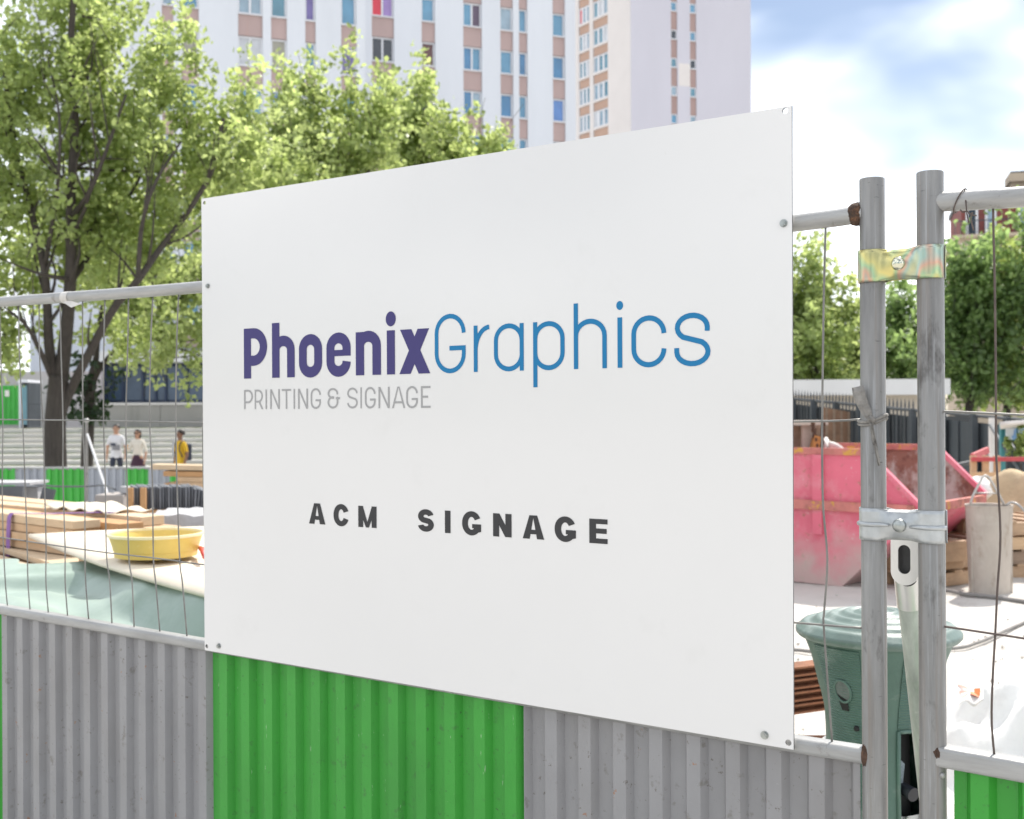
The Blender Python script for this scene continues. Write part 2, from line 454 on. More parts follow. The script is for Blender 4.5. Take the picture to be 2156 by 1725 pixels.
# rusty weld where the rails meet the post
def blob(name, c, r, mat_, parent, seed=0, n=10, k=0.35, squash=(1, 1, 1)):
    g = np.random.default_rng(seed); b = MB(); vs = []; fs = []
    rows = 7
    for i in range(rows + 1):
        th = math.pi * i / rows
        for j in range(n):
            ph = 2 * math.pi * j / n
            q = r * (1 + k * (g.random() - 0.5))
            vs.append(Vector(c) + Vector((q * math.sin(th) * math.cos(ph) * squash[0], q * math.sin(th) * math.sin(ph) * squash[1], q * math.cos(th) * squash[2])))
    for i in range(rows):
        for j in range(n): fs.append((i * n + j, i * n + (j + 1) % n, (i + 1) * n + (j + 1) % n, (i + 1) * n + j))
    return MB().add(vs, fs).build(name, mat_, parent, True)
blob('weld', fpt(1804, 451.5), 0.0198, M_rust, fence, 3, 18, 0.10, (0.9, 0.9, 1.0))
blob('weld', fpt(1822, 1590, DF + 0.014), 0.0125, M_rust, fence, 5, 12, 0.3, (0.6, 0.6, 1.5))

# ---- right panel
fence2 = thing('site_fence_panel', FP.pt(0.9, 0, DF), 'steel site fence panel at the right edge with a green base', 'fence', 'site fence panels')
po_r, top_r = post(fence2, 1958, 363, 0.0212)
MB().tube(smooth_pts([fpt(1968, 426), fpt(2070, 420), fpt(2156, 414.6), fpt(2500, 390)], 4), 0.0163, 16).build('top_rail', M_galvh, fence2, True, 50)
b = MB(); rrtube(b, [fpt(1972, 1588), fpt(2156, 1621), fpt(2500, 1682)], 0.038, 0.033, 0.006); b.build('bottom_rail', M_galvh, fence2, True, 50)
wire([(2091, 436), (2092, 500), (2094, 573), (2096, 730), (2097, 868), (2098, 970), (2106.5, 1124), (2100, 1240), (2095.5, 1334), (2090, 1430), (2088, 1520), (2094, 1596)], parent=fence2, m=M_wire_rust)
wire([(2330, 404), (2335, 868), (2330, 1640)], parent=fence2, m=M_wire_rust)
wire([fpt(u, v, DF + .004) for u, v in [(1975, 865.5), (1988, 866.4), (2097, 871), (2156, 874), (2500, 890)]], parent=fence2)
wire([fpt(u, v, DF + .004) for u, v in [(1975, 1318), (1990, 1319.6), (2040, 1327), (2097.5, 1335.7), (2156, 1344.5), (2500, 1400)]], parent=fence2, m=M_wire_rust)
b2 = [fpt(1972, 1588), fpt(2500, 1682)]
_b2 = [((p - FP.o).dot(FP.t), p.z) for p in b2]
brz2 = lambda s: _b2[0][1] + (_b2[1][1] - _b2[0][1]) * (s - _b2[0][0]) / (_b2[1][0] - _b2[0][0]) - 0.008
s_e = FP.s(2009, 1660, DS)
corrugated('corrugated_sheet', FP, s_e, s_e + 0.35, 0.04, brz2, DS, M_green, fence2, phase=s_e - 0.012, wob=0.0004)
blob('weld', fpt(1975, 1586, DF + 0.016), 0.010, M_rust, fence2, 8, 12, 0.4, (0.7, 0.5, 0.9))
blob('weld', fpt(1984, 1633, DF + 0.013), 0.0045, M_galvh, fence2, 9, 12, 0.4)
# thin rusty tie wire knotted round the right top rail
tw = []
c0 = fpt(2024, 423)
for k in range(26):
    a = k / 25 * 2 * math.pi * 1.1 + 0.6
    tw.append(c0 + (FP.n * math.cos(a) + Vector((0, 0, 1)) * math.sin(a)) * 0.0185 + FP.t * (0.009 * math.sin(a) - 0.002))
tw += [fpt(2036, 452, 0.0), fpt(2040, 470, 0.002)]
b = MB().tube(tw, 0.0011, 6)
b.tube(smooth_pts([fpt(2022, 442, 0.0), fpt(2028, 447, .003), fpt(2037, 445, 0.002), fpt(2043, 452, .004), fpt(2056, 454.5, 0.006)], 4), 0.0012, 6)
b.tube(smooth_pts([fpt(2042, 452, .004), fpt(2048, 448, .005), fpt(2044, 460, .005), fpt(2050, 485, 0.006)], 4), 0.0012, 6)
tag(b.build('tie_wire', M_wire_rust, None, True), 'thin rusty tie wire knotted round the right top rail', 'wire')

# ------------------------------------------------------------------ the sign
sgn = thing('sign_panel', FP.pt(-0.75, 0.98, -0.002), 'large white rectangular sign panel bolted to the site fence', 'sign')
def ring2(c, r, n=20): return [(c[0] + r * math.cos(2 * math.pi * k / n), c[1] + r * math.sin(2 * math.pi * k / n)) for k in range(n)]
corners = [FP.sz(424, 419), FP.sz(431, 1369), FP.sz(1671, 1579), FP.sz(1667, 223)]
holes = [ring2(FP.sz(430.5, 427.5), 0.0047), ring2(FP.sz(1653, 233.5), 0.0054), ring2(FP.sz(435.5, 1361), 0.0050), ring2(FP.sz(1660, 1564), 0.0054)]
b = MB().plate(corners, holes, lambda s, z: FP.pt(s, z, 0), lambda s, z: FP.pt(s, z, -0.004))
nf = len(b.f)
o = b.build('panel', [M_white, M_signback], sgn)
for p in o.data.polygons:
    if abs(p.normal.dot(FP.n)) < 0.5: p.material_index = 1
for (u, v, r) in ((438, 602.5, 0.0048), (1650, 470.5, 0.0055), (461, 1360, 0.0052), (1610, 1548, 0.0058)):
    s, z = FP.sz(u, v); hx = [(s + r * math.cos(k * math.pi / 3 + .4), z + r * math.sin(k * math.pi / 3 + .4)) for k in range(6)]
    ws = ring2((s, z), r * 1.28, 18)
    b = MB().prism(ws, lambda a, c: FP.pt(a, c, 0.0002), lambda a, c: FP.pt(a, c, 0.0012))
    b.prism(hx, lambda a, c: FP.pt(a, c, 0.0012), lambda a, c: FP.pt(a, c, 0.0050))
    b.prism(ring2((s, z), r * 0.55, 12), lambda a, c: FP.pt(a, c, 0.0050), lambda a, c: FP.pt(a, c, 0.0062))
    b.build('bolt', M_bolt, sgn)

# ---- lettering: strokes of even width, drawn in metres on the panel
def arc(cx, cy, rx, ry, a0, a1, n=14):
    return [(cx + rx * math.cos(R(a0 + (a1 - a0) * k / n)), cy + ry * math.sin(R(a0 + (a1 - a0) * k / n))) for k in range(n + 1)]
_lay = [0]
QX = [1.0]
def stroke(b, path, w, s0, z0, closed=False):
    path = [Vector(p) for p in path]
    q = [path[0]]
    for p in path[1:]:
        if (p - q[-1]).length > 1e-5: q.append(p)
    path = q; n = len(path); vs = []
    _lay[0] = (_lay[0] + 1) % 6; d = 0.0006 + _lay[0] * 0.00005
    for i, p in enumerate(path):
        if closed: a, c = path[i - 1], path[(i + 1) % n]
        else: a, c = path[max(i - 1, 0)], path[min(i + 1, n - 1)]
        t1 = (p - a).normalized() if (p - a).length > 1e-9 else (c - p).normalized()
        t2 = (c - p).normalized() if (c - p).length > 1e-9 else t1
        t = (t1 + t2).normalized(); nn = Vector((-t.y, t.x)); k = 1 / max(0.5, nn.dot(Vector((-t1.y, t1.x))))
        vs += [FP.pt(s0 + (p.x + nn.x * w / 2 * k) / QX[0], z0 + p.y + nn.y * w / 2 * k, d), FP.pt(s0 + (p.x - nn.x * w / 2 * k) / QX[0], z0 + p.y - nn.y * w / 2 * k, d)]
    m = n if closed else n - 1
    b.add(vs, [(2 * i, 2 * i + 1, (2 * ((i + 1) % n)) + 1, 2 * ((i + 1) % n)) for i in range(m)])
def poly(b, pts, s0, z0):
    _lay[0] = (_lay[0] + 1) % 6; d = 0.0006 + _lay[0] * 0.00005
    b.add([FP.pt(s0 + x / QX[0], z0 + y, d) for x, y in pts], [tuple(range(len(pts)))])
def rectp(b, x0, y0, x1, y1, s0, z0): poly(b, [(x0, y0), (x1, y0), (x1, y1), (x0, y1)], s0, z0)

def glyph(ch, w, h, sw, xh, asc, desc, s0, z0, heavy=False, qx=1.0):
    """one letter in a box w wide; h capital height, xh small-letter height, asc ascender, desc descender, sw stroke"""
    b = MB(); k = sw / 2; hs = sw * 0.97
    def st(path, closed=False, w_=sw): stroke(b, path, w_, s0, z0, closed)
    def rc(x0, y0, x1, y1): rectp(b, x0, y0, x1, y1, s0, z0)
    def pg(pts): poly(b, pts, s0, z0)
    r = (w - sw) / 2; cx = w / 2
    ov = sw * 0.08
    if ch == 'P':
        rc(0, 0, sw, h); ym = h * 0.28 if heavy else h * 0.38; ry = (h - ym) / 2 - k if heavy else (h - ym) / 2
        y1, y0 = h - k, (h * 0.25 + k if heavy else h * 0.36)
        rr = min((y1 - y0) / 2, w - sw - k) if not heavy else w * 0.42
        ry = min((y1 - y0) / 2, rr * 1.15)
        st([(sw, y1)] + arc(w - k - rr, y1 - ry, rr, ry, 90, 0) + arc(w - k - rr, y0 + ry, rr, ry, 0, -90) + [(sw, y0)])
    elif ch == 'R':
        rc(0, 0, sw, h); y1, y0 = h - k, h * 0.38; rr = (w - sw) * 0.55; ry = (y1 - y0) / 2
        st([(sw, y1)] + arc(w * .96 - k - rr, y1 - ry, rr, ry, 90, -90) + [(sw, y0)])
        pg([(w * .45, y0), (w * .45 + sw * 1.2, y0), (w, 0), (w - sw * 1.2, 0)])
    elif ch == 'I': rc(0, 0, w, h)
    elif ch == 'N':
        rc(0, 0, sw, h); rc(w - sw, 0, w, h); e = sw * (1.15 if not heavy else 1.05)
        pg([(sw * .0, h), (e, h), (w, 0), (w - e, 0)])
    elif ch == 'T': rc(cx - k, 0, cx + k, h - sw); rc(0, h - sw, w, h)
    elif ch == 'E':
        t = sw * (0.82 if heavy else 1); rc(0, 0, sw, h); rc(sw, h - t, w, h); rc(sw, 0, w, t); rc(sw, h * .51 - t / 2, w * (.95 if heavy else .75), h * .51 + t / 2)
    elif ch == 'A':
        e = sw * (1.06 if not heavy else 1.12); ap = e * .62 if not heavy else e * .55
        pg([(0, 0), (e, 0), (cx + ap * .1, h), (cx - ap, h)]); pg([(w, 0), (w - e, 0), (cx - ap * .1, h), (cx + ap, h)])
        t = sw * (.75 if heavy else 1); f = .24; rc(w * f * .55 + e * .5, h * f - t * .2, w - w * f * .55 - e * .5, h * f + t * .8)
    elif ch == 'M':
        rc(0, 0, sw * .95, h); rc(w - sw * .95, 0, w, h); e = sw * .78
        pg([(0, h), (e * 1.15, h), (cx + e * .38, 0), (cx - e * .38, 0)]); pg([(w, h), (w - e * 1.15, h), (cx - e * .38, 0), (cx + e * .38, 0)])
    elif ch in 'GC' and (ch == 'G' or heavy):
        ry = h * .335 - k if not heavy else h / 2 - k * .9
        ry = min(ry, h / 2 - k * .9)
        top, bot = h - k * .9 - ry + ov, k * .9 + ry - ov
        if ch == 'C':
            st(arc(cx + r * .06, top, r, ry, 22, 180) + arc(cx + r * .06, bot, r, ry, 180, 338))
        elif heavy:
            st(arc(cx, top, r, ry, 26, 180) + arc(cx, bot, r, ry, 180, 318) + [(w - k, h * .24), (w - k, h * .47)])
            rc(w * .53, h * .47 - sw * .72, w - k, h * .47)
        else:
            st(arc(cx, top, r, ry, 0, 180) + arc(cx, bot, r, ry, 180, 360) + [(w - k, h * .46)])
            rc(w * .48, h * .46 - sw, w - sw, h * .46)
    elif ch == 'S':
        ry = (h - sw * (.94 if not heavy else .9)) / 4; y1, y0 = h - k * .94 - ry, k * .94 + ry; e = r * .98
        st(arc(cx, y1, e, ry, 12 if heavy else -2, 90) + arc(cx, y1, e, ry, 90, 235 if heavy else 230) + arc(cx, y0, r, ry, 55 if heavy else 50, -90) + arc(cx, y0, r, ry, -90, -178 if not heavy else -172))
    elif ch == '&':
        ry1, ry2 = h * .215, h * .255
        st([(w * .80, h - ry1 - sw)] + arc(w * .42, h - ry1 - k, w * .36, ry1, 0, 270) + [(w * .52, h - 2 * ry1 - k)])
        st([(w * .52, h - 2 * ry1 - k)] + arc(w * .42, ry2 + k, w * .37, ry2, 90, 360) + [(w * .42 + w * .37, h * .57)])
        rc(w * .66, h * .5 - k, w, h * .5 + k)
    elif ch == 'h':
        rc(0, 0, sw, asc); ry = .345 * xh - k
        st([(k, xh * .52)] + arc(cx, xh - k - ry + ov, r, ry, 180, 0) + [(w - k, 0)])
    elif ch == 'n':
        rc(0, 0, sw, xh); ry = .345 * xh - k
        st([(k, xh * .52)] + arc(cx, xh - k - ry + ov, r, ry, 180, 0) + [(w - k, 0)])
    elif ch == 'o':
        ry = .36 * xh - k; st(arc(cx, xh - k - ry + ov, r, ry, 0, 180) + arc(cx, k + ry - ov, r, ry, 180, 360), True)
    elif ch == 'e':
        ry = .36 * xh - k; st([(w - k, xh * .467)] + arc(cx, xh - k - ry + ov, r, ry, 0, 180) + arc(cx, k + ry - ov, r, ry, 180, 360))
        rc(sw * .8, xh * .467, w - sw * .5, xh * .61)
    elif ch == 'i':
        rc(0, 0, w, xh); d = sw * (0.62 if heavy else .72)
        pg([(w / 2 + d * math.cos(t * math.pi / 12), desc + d * 1.16 * math.sin(t * math.pi / 12)) for t in range(24)])
    elif ch == 'x':
        e = sw * 1.28; pg([(0, 0), (e, 0), (w * .97, xh), (w * .97 - e, xh)]); pg([(w, 0), (w - e, 0), (w * .03, xh), (w * .03 + e, xh)])
    elif ch == 'r':
        rc(0, 0, sw, xh); st([(k, xh * .38)] + arc(w * 1.02, xh * .45, w * 1.02 - k, xh * .55 - k + ov, 180, 92))
    elif ch == 'a':
        rc(w - sw, 0, w, xh); ry = .36 * xh - k
        st(arc(cx, xh - k - ry + ov, r, ry, 0, 180) + arc(cx, k + ry - ov, r, ry, 180, 360), True)
    elif ch == 'p':
        rc(0, desc, sw, xh); ry = .36 * xh - k
        st(arc(cx, xh - k - ry + ov, r, ry, 0, 180) + arc(cx, k + ry - ov, r, ry, 180, 360), True)
    elif ch == 'c':
        ry = .36 * xh - k
        st(arc(cx, xh - k - ry + ov, r, ry, 0, 180) + arc(cx, k + ry - ov, r, ry, 180, 360))
    elif ch == 's':
        ry = (xh - sw) / 4; y1, y0 = xh - k - ry + ov, k + ry - ov
        st([(w - k - w * .02, y1 - ry * .35)] + arc(cx, y1, r * .96, ry * 1.02, 0, 232) + arc(cx, y0, r, ry * 1.02, 52, -180) + [(k, y0 + ry * .35)])
    return b
def word(letters, base, rows, m, mu, mv, heavy, sw_m, lab, sc):
    """letters: (char, left, right) in crop units; mu / mv turn crop units into picture units; base(u)->v of the baseline"""
    for ch, a, c in letters:
        ua, uc = mu(a), mu(c)
        va = base(ua); s0, z0 = FP.sz(ua, va); s1, _ = FP.sz(uc, base(uc))
        QX[0] = sc
        b = glyph(ch, (s1 - s0) * sc, rows['h'], (sw_m if ch != 'i' else s1 - s0) * sc, rows['x'], rows['a'], rows['d'] if ch != 'i' else rows['dot'], s0, ZB[lab], heavy)
        o = b.build('letter', m, sgn)
ZB = {}
mu4 = lambda x: 473.8 + x * .26857; mv4 = lambda y: 631.7 + y * .26857
mu5 = lambda x: 894.9 + x * .29299; mv5 = lambda y: 605.4 + y * .29299
mu6 = lambda x: 579.0 + x * .36624; mv6 = lambda y: 1000.2 + y * .36624
def zz(u, v): return FP.sz(u, v)[1]
# name line
zP = np.mean([zz(mu4(180), mv4(617)), zz(mu4(460), mv4(608)), zz(mu4(1100), mv4(589)), zz(mu4(1300), mv4(585)), zz(mu5(1090), mv5(588)), zz(mu5(1400), mv5(579))])
ZB['name'] = zP
def base_name(u): return 797.4 + (u - 513) * -0.0262
h_bold = dict(h=zz(mu4(240), mv4(221)) - zP, x=zz(mu4(1300), mv4(239)) - zP, a=zz(mu4(398), mv4(181)) - zP, d=0, dot=zz(mu4(1301), mv4(149)) - zP)
sw_b = FP.s(mu4(206)) - FP.s(mu4(150))
word([('P', 150, 332), ('h', 371, 548), ('o', 582, 763), ('e', 797, 987), ('n', 1027, 1224), ('i', 1271, 1334), ('x', 1368, 1610)], base_name, h_bold, M_purple, mu4, mv4, True, sw_b, 'name', 1)
h_thin = dict(h=zz(mu5(182), mv5(194)) - zP, x=zz(mu5(1400), mv5(216)) - zP, a=zz(mu5(1085), mv5(116)) - zP, d=zz(mu5(795), mv5(718)) - zP, dot=zz(mu5(1401), mv5(130)) - zP)
sw_t = FP.s(mu5(1102)) - FP.s(mu5(1071))
word([('G', 72, 294), ('r', 352, 465), ('a', 497, 711), ('p', 779, 1005), ('h', 1071, 1308), ('i', 1385, 1419), ('c', 1485, 1736), ('s', 1793, 2053)], base_name, h_thin, M_blue, mu5, mv5, False, sw_t, 'name', 1)
# line beneath the name
zG = np.mean([zz(mu4(156), mv4(856)), zz(mu4(1545), mv4(848)), zz(mu4(800), mv4(852.5))]); ZB['sub'] = zG
h_sub = dict(h=np.mean([zz(mu4(156), mv4(705)), zz(mu4(1545), mv4(677))]) - zG, x=0, a=0, d=0, dot=0)
def base_sub(u): return mv4(856) + (u - mu4(151)) * (mv4(847) - mv4(856)) / (mu4(1612) - mu4(151))
sw_s = FP.s(mu4(805)) - FP.s(mu4(793.8))
word([('P', 151, 219), ('R', 234, 300), ('I', 319, 329), ('N', 356, 430), ('T', 447, 519), ('I', 539, 549), ('N', 574, 651), ('G', 673, 752), ('&', 806, 903), ('S', 959, 1041),
      ('I', 1063, 1073), ('G', 1098, 1181), ('N', 1205, 1291), ('A', 1310, 1413), ('G', 1422, 1512), ('E', 1537, 1612)], base_sub, h_sub, M_lgrey, mu4, mv4, False, sw_s, 'sub', 1)
# lower line
zA = np.mean([zz(mu6(245), mv6(281)), zz(mu6(994), mv6(333)), zz(mu6(1860), mv6(397))]); ZB['low'] = zA
h_low = dict(h=np.mean([zz(mu6(245), mv6(162)), zz(mu6(994), mv6(206)), zz(mu6(1860), mv6(255))]) - zA, x=0, a=0, d=0, dot=0)
def base_low(u): return mv6(278) + (u - mu6(197)) * (mv6(398) - mv6(278)) / (mu6(1913) - mu6(197))
sw_l = FP.s(mu6(1010)) - FP.s(mu6(978))
word([('A', 197, 290), ('C', 336, 424), ('M', 480, 585), ('S', 823, 914), ('I', 978, 1010), ('G', 1077, 1186), ('N', 1255, 1361), ('A', 1425, 1548), ('G', 1609, 1731), ('E', 1808, 1913)],
     base_low, h_low, M_dgrey, mu6, mv6, True, sw_l * 1.02, 'low', 0.78)

# ------------------------------------------------------------------ clamps that hold the two posts together
def clamp(v0, v1, m, mb, label, ribs):
    zc = (fpt(1897, v0).z + fpt(1897, v1).z) / 2; hh = (fpt(1897, v0).z - fpt(1897, v1).z) / 2
    pl_, pr_ = po_l_c, po_r_c
    root = thing('post_clamp', (Vector(((pl_.x + pr_.x) / 2, (pl_.y + pr_.y) / 2, zc - hh))), label, 'clamp', 'clamps joining the two fence posts')
    rl, rr = 0.0222, 0.0229
    for side, nm in ((1, 'front_plate'), (-1, 'rear_plate')):
        # section from the outside of one post, round both, flat web between
        sl = (pl_ - FP.o).dot(FP.t); sr = (pr_ - FP.o).dot(FP.t); dl = (pl_ - FP.o).dot(FP.n); dr = (pr_ - FP.o).dot(FP.n)
        sec = [(sl + rl * math.cos(R(a)), dl + side * rl * math.sin(R(a))) for a in range(176, 38, -12)]
        web = 0.006 if side > 0 else 0.004
        mids = [sl + (sr - sl) * t for t in (0.34, 0.42, 0.5, 0.58, 0.66)]
        sec += [(s_, (dl + dr) / 2 + side * web) for s_ in mids]
        sec += [(sr + rr * math.cos(R(a)), dr + side * rr * math.sin(R(a))) for a in range(140, 14 if side > 0 else 0, -12)]
        nz = 9; vs = []; fs = []
        for j in range(nz):
            q = -1 + 2 * j / (nz - 1)
            for i, (s_, d_) in enumerate(sec):
                t = (s_ - sl) / (sr - sl)
                inner = 1 - min(1, abs(t - .5) / .36)
                mid = max(0.0, inner)
                zz_ = zc + q * hh * (1 - 0.10 * min(1, mid * 1.6))
                d2 = d_ + side * (0.011 * min(1, mid * 1.4) * (1 - abs(q) ** 2.2))
                vs.append(FP.pt(s_, zz_, d2))
        n = len(sec)
        for j in range(nz - 1):
            for i in range(n - 1): fs.append((j * n + i, j * n + i + 1, (j + 1) * n + i + 1, (j + 1) * n + i))
        o = MB().add(vs, fs).build(nm, m, root, True, 50)
        md = o.modifiers.new('thickness', 'SOLIDIFY'); md.thickness = 0.0022; md.offset = 0
    sm = ((pl_ + pr_) / 2 - FP.o).dot(FP.t); dm = ((pl_ + pr_) / 2 - FP.o).dot(FP.n)
    M3 = Matrix((FP.t, Vector((0, 0, 1)), FP.n)).transposed()
    prof = [(0.0112, 0.0), (0.0112, 0.0015), (0.0098, 0.0042), (0.0065, 0.0064), (0.003, 0.0072), (0.0001, 0.0074)]
    MB().lathe(prof, 24, FP.pt(sm, zc, dm + 0.0175), M3).build('bolt', mb, root, True, 60)
    b = MB(); b.prism([(sm + 0.010 * math.cos(k * math.pi / 3), zc + 0.010 * math.sin(k * math.pi / 3)) for k in range(6)], lambda a, c: FP.pt(a, c, dm - 0.016), lambda a, c: FP.pt(a, c, dm - 0.024))
    b.build('nut', M_bolt, root)
    if ribs:
        dl = (pl_ - FP.o).dot(FP.n); dr = (pr_ - FP.o).dot(FP.n); sl = (pl_ - FP.o).dot(FP.t); sr = (pr_ - FP.o).dot(FP.t)
        pth = [FP.pt(sl + .0232 * math.cos(R(a)), zc, dl + .0232 * math.sin(R(a))) for a in range(165, 55, -12)] + [FP.pt(sl + (sr - sl) * .32, zc, dl + .0205)]
        MB().tube(pth, [.0042] * (len(pth) - 1) + [.002], 8, True).build('pressed_rib', m, root, True)
        pth = [FP.pt(sr + .0239 * math.cos(R(a)), zc - .001, dr + .0239 * math.sin(R(a))) for a in range(18, 128, 12)] + [FP.pt(sr - (sr - sl) * .32, zc - .001, dr + .0205)]
        MB().tube(pth, [.0042] * (len(pth) - 1) + [.002], 8, True).build('pressed_rib', m, root, True)
po_l_c = Vector((top_l.x, top_l.y, 0)); po_r_c = Vector((top_r.x, top_r.y, 0))
M_irid = mat('yellow passivated zinc', (0.6, 0.5, 0.2), 0.28, 0.8, 0, 13, (1.6, 1.6, .8), None, 0.03, 90,
             ramp=[(0.30, (0.42, 0.40, 0.20)), (0.42, (0.62, 0.55, 0.22)), (0.50, (0.35, 0.50, 0.30)), (0.57, (0.60, 0.36, 0.26)), (0.64, (0.34, 0.46, 0.40)), (0.72, (0.58, 0.52, 0.25))], detail=1.5)
M_irid_b = mat('bright zinc bolt', (0.62, 0.62, 0.50), 0.16, 1.0, 0.1, 50)
M_clamp = mat('grey zinc plate', (0.42, 0.44, 0.45), 0.38, 0.7, 0.14, 30, (1, 1, 1), [((0.22, 0.18, 0.15), 60, 0.64, 0.74, 0.6)], 0.08, 150)
clamp(523, 592, M_irid, M_irid_b, 'yellow-green iridescent upper clamp joining the two fence posts', False)
clamp(1071, 1139, M_clamp, M_bolt, 'plain silver-grey lower clamp with two pressed ribs joining the posts', True)

# ------------------------------------------------------------------ slotted strut between the posts
M_alu = mat('bright aluminium', (0.62, 0.62, 0.61), 0.34, 0.75, 0.06, 30, (1, 1, 0.3), [((0.28, 0.27, 0.25), 50, 0.68, 0.75, 0.7)], 0.04, 90)
M_tube = mat('weathered strut tube', (0.40, 0.43, 0.40), 0.5, 0.35, 0.2, 16, (3, 3, 0.4), [((0.20, 0.30, 0.19), 9, 0.55, 0.7, 0.5), ((0.62, 0.63, 0.60), 40, 0.6, 0.72, 0.5)], 0.1, 90)
strut_p = Plane(P(1905, 1200, 2.02)[:2], FP.t[:2])
st_root = thing('fence_strut', P(1990, 1900, 2.6), 'silver tubular strut with a slotted flat end between the posts', 'strut')
def szs(u, v): return strut_p.sz(u, v)
(sa, za), (sb, zb_), (sc_, zc_) = szs(1875, 1128), szs(1934, 1128), szs(1905, 1233)
cxs = (sa + sb) / 2; rw = (sb - sa) / 2
out = [(sa, za), (sa, zc_ + rw)] + [(cxs + rw * math.cos(R(a)), zc_ + rw + rw * math.sin(R(a))) for a in range(190, 360, 12)] + [(sb, zc_ + rw), (sb, za)]
(s1, z1), (s2, z2) = szs(1890.5, 1147), szs(1917, 1210); rs = (s2 - s1) / 2; cs = (s1 + s2) / 2
slot = [(cs + rs * math.cos(R(a)), z1 - rs + rs * math.sin(R(a))) for a in range(0, 181, 15)] + [(cs + rs * math.cos(R(a)), z2 + rs + rs * math.sin(R(a))) for a in range(180, 361, 15)]
MB().plate(out, [slot], lambda s, z: strut_p.pt(s, z, 0.0), lambda s, z: strut_p.pt(s, z, -0.004)).build('slotted_end', M_alu, st_root)
MB().prism([(cxs + (x - cxs) * .8, z - .004) for x, z in out], lambda s, z: strut_p.pt(s, z, -.016), lambda s, z: strut_p.pt(s, z, -.019)).build('dark_backing', mat('shade-dark backing', (.03, .03, .032), .4, .3, .3, 20), st_root)  # dark plate added behind the slot; its colour is the hollow's shade
pa, pb, pc = P(1908, 1190, 2.065), P(1917, 1276, 2.085), P(1968, 1760, 2.21)
MB().tube([pa, pb], [0.0235, 0.0238], 24, True).build('sleeve', M_alu, st_root, True, 50)
pz = pb + (pc - pb).normalized() * 2.0
if pz.z < 0.02: pz = pb + (pc - pb) * ((pb.z - 0.02) / (pb.z - pc.z))
MB().tube([pb - (pc - pb) * 0.02, pz], 0.0215, 24, True).build('tube', M_tube, st_root, True, 50)

# ------------------------------------------------------------------ scraps tied to the fence
M_rag = mat('grey tape', (0.21, 0.20, 0.185), 0.75, 0, 0.3, 40, (1, 1, 1), [((0.10, 0.09, 0.08), 60, 0.55, 0.7, 0.7)], 0.4, 120)
def ribbon(pts, wid, m, parent, name, th=0.0008, wave=0.002):
    b = MB(); vs = []; fs = []
    q = [Vector(p) for p in pts]; n = 5
    for i, p in enumerate(q):
        t = (q[min(i + 1, len(q) - 1)] - q[max(i - 1, 0)]).normalized()
        x = t.cross(FP.n).normalized()
        for k in range(n):
            a = k / (n - 1) - .5
            vs.append(p + x * a * wid[i] + FP.n * (wave * math.sin(k * 2.1 + i * 1.3)))
    for i in range(len(q) - 1):
        for k in range(n - 1): fs.append((i * n + k, i * n + k + 1, (i + 1) * n + k + 1, (i + 1) * n + k))
    o = b.add(vs, fs).build(name, m, parent, True)
    md = o.modifiers.new('thickness', 'SOLIDIFY'); md.thickness = th
    return o
rag = thing('torn_tape', fpt(1838, 982, 0.03), 'torn strip of grey tape knotted round the left fence post', 'tape')
knot = fpt(1834, 884, 0.004)
ribbon([fpt(1806, 814, 0.004), fpt(1808, 826, .006), fpt(1812, 842, .006), fpt(1819, 858, 0.006), fpt(1827, 872, 0.006), fpt(1833, 884, 0.006)], [0.019, 0.021, 0.020, 0.018, 0.014, 0.006], M_rag, rag, 'loose_end')
ribbon([fpt(1834, 884, .006), fpt(1836, 898, .008), fpt(1839, 920, .006), fpt(1844, 945, .006), fpt(1851, 981, .008)], [0.005, 0.006, 0.007, 0.006, 0.003], M_rag, rag, 'hanging_end')
b = MB(); loop = []
for k in range(21):
    a = 2 * math.pi * k / 20
    loop.append(Vector((po_l_c.x, po_l_c.y, knot.z)) + (FP.t * math.cos(a) + FP.n * math.sin(a)) * (0.0225 + 0.001 * math.sin(3 * a)) + Vector((0, 0, 0.005 * math.cos(a) + .003 * math.cos(2 * a))))
b.tube(loop, 0.0030, 7); b.tube([p + Vector((0, 0, -0.005)) for p in loop], 0.0024, 7)
b.build('loop', M_rag, rag, True)
blob('knot', knot, 0.0065, M_rag, rag, 4, 10, 0.5)
M_tapew = mat('pale plastic tape', (0.55, 0.53, 0.50), 0.5, 0, 0.15, 40, bump=0.3, bscale=90)
tp = thing('tape_scrap', fpt(148, 640), 'pale torn tape wrapped round the top rail at left', 'tape')
pc0 = fpt(143, 626.5); b = MB()
dirv = (fpt(160, 625) - fpt(126, 627.5)).normalized()
b.tube([pc0 - dirv * 0.016, pc0 + dirv * 0.014], [0.0163, 0.0166], 16); b.build('wrap', M_tapew, tp, True, 50)
b = MB(); b.add([fpt(132, 636, 0.0), fpt(150, 648, 0.006), fpt(172, 640, 0.004), fpt(150, 634, 0.0)], [(0, 1, 2, 3)])
o = b.build('loose_end', M_tapew, tp); md = o.modifiers.new('thickness', 'SOLIDIFY'); md.thickness = 0.0008
# a bit of torn plastic caught on a wire
b = MB(); b.add([fpt(364, 922, -.02), fpt(366, 926, -.019), fpt(367, 934, -.02), fpt(366, 952, -.018), fpt(365, 968, -.02), fpt(362.5, 960, -.018), fpt(361.5, 938, -.016), fpt(363, 928, -.018)], [(0, 1, 2, 3, 6, 7), (3, 4, 5, 6)])
o = b.build('plastic_scrap', mat('grey plastic film', (0.33, 0.33, 0.33), 0.4, 0, 0.2, 60)); md = o.modifiers.new('thickness', 'SOLIDIFY'); md.thickness = 0.0006
tag(o, 'small grey plastic scrap caught on a mesh wire near the yellow shirt', 'scrap')
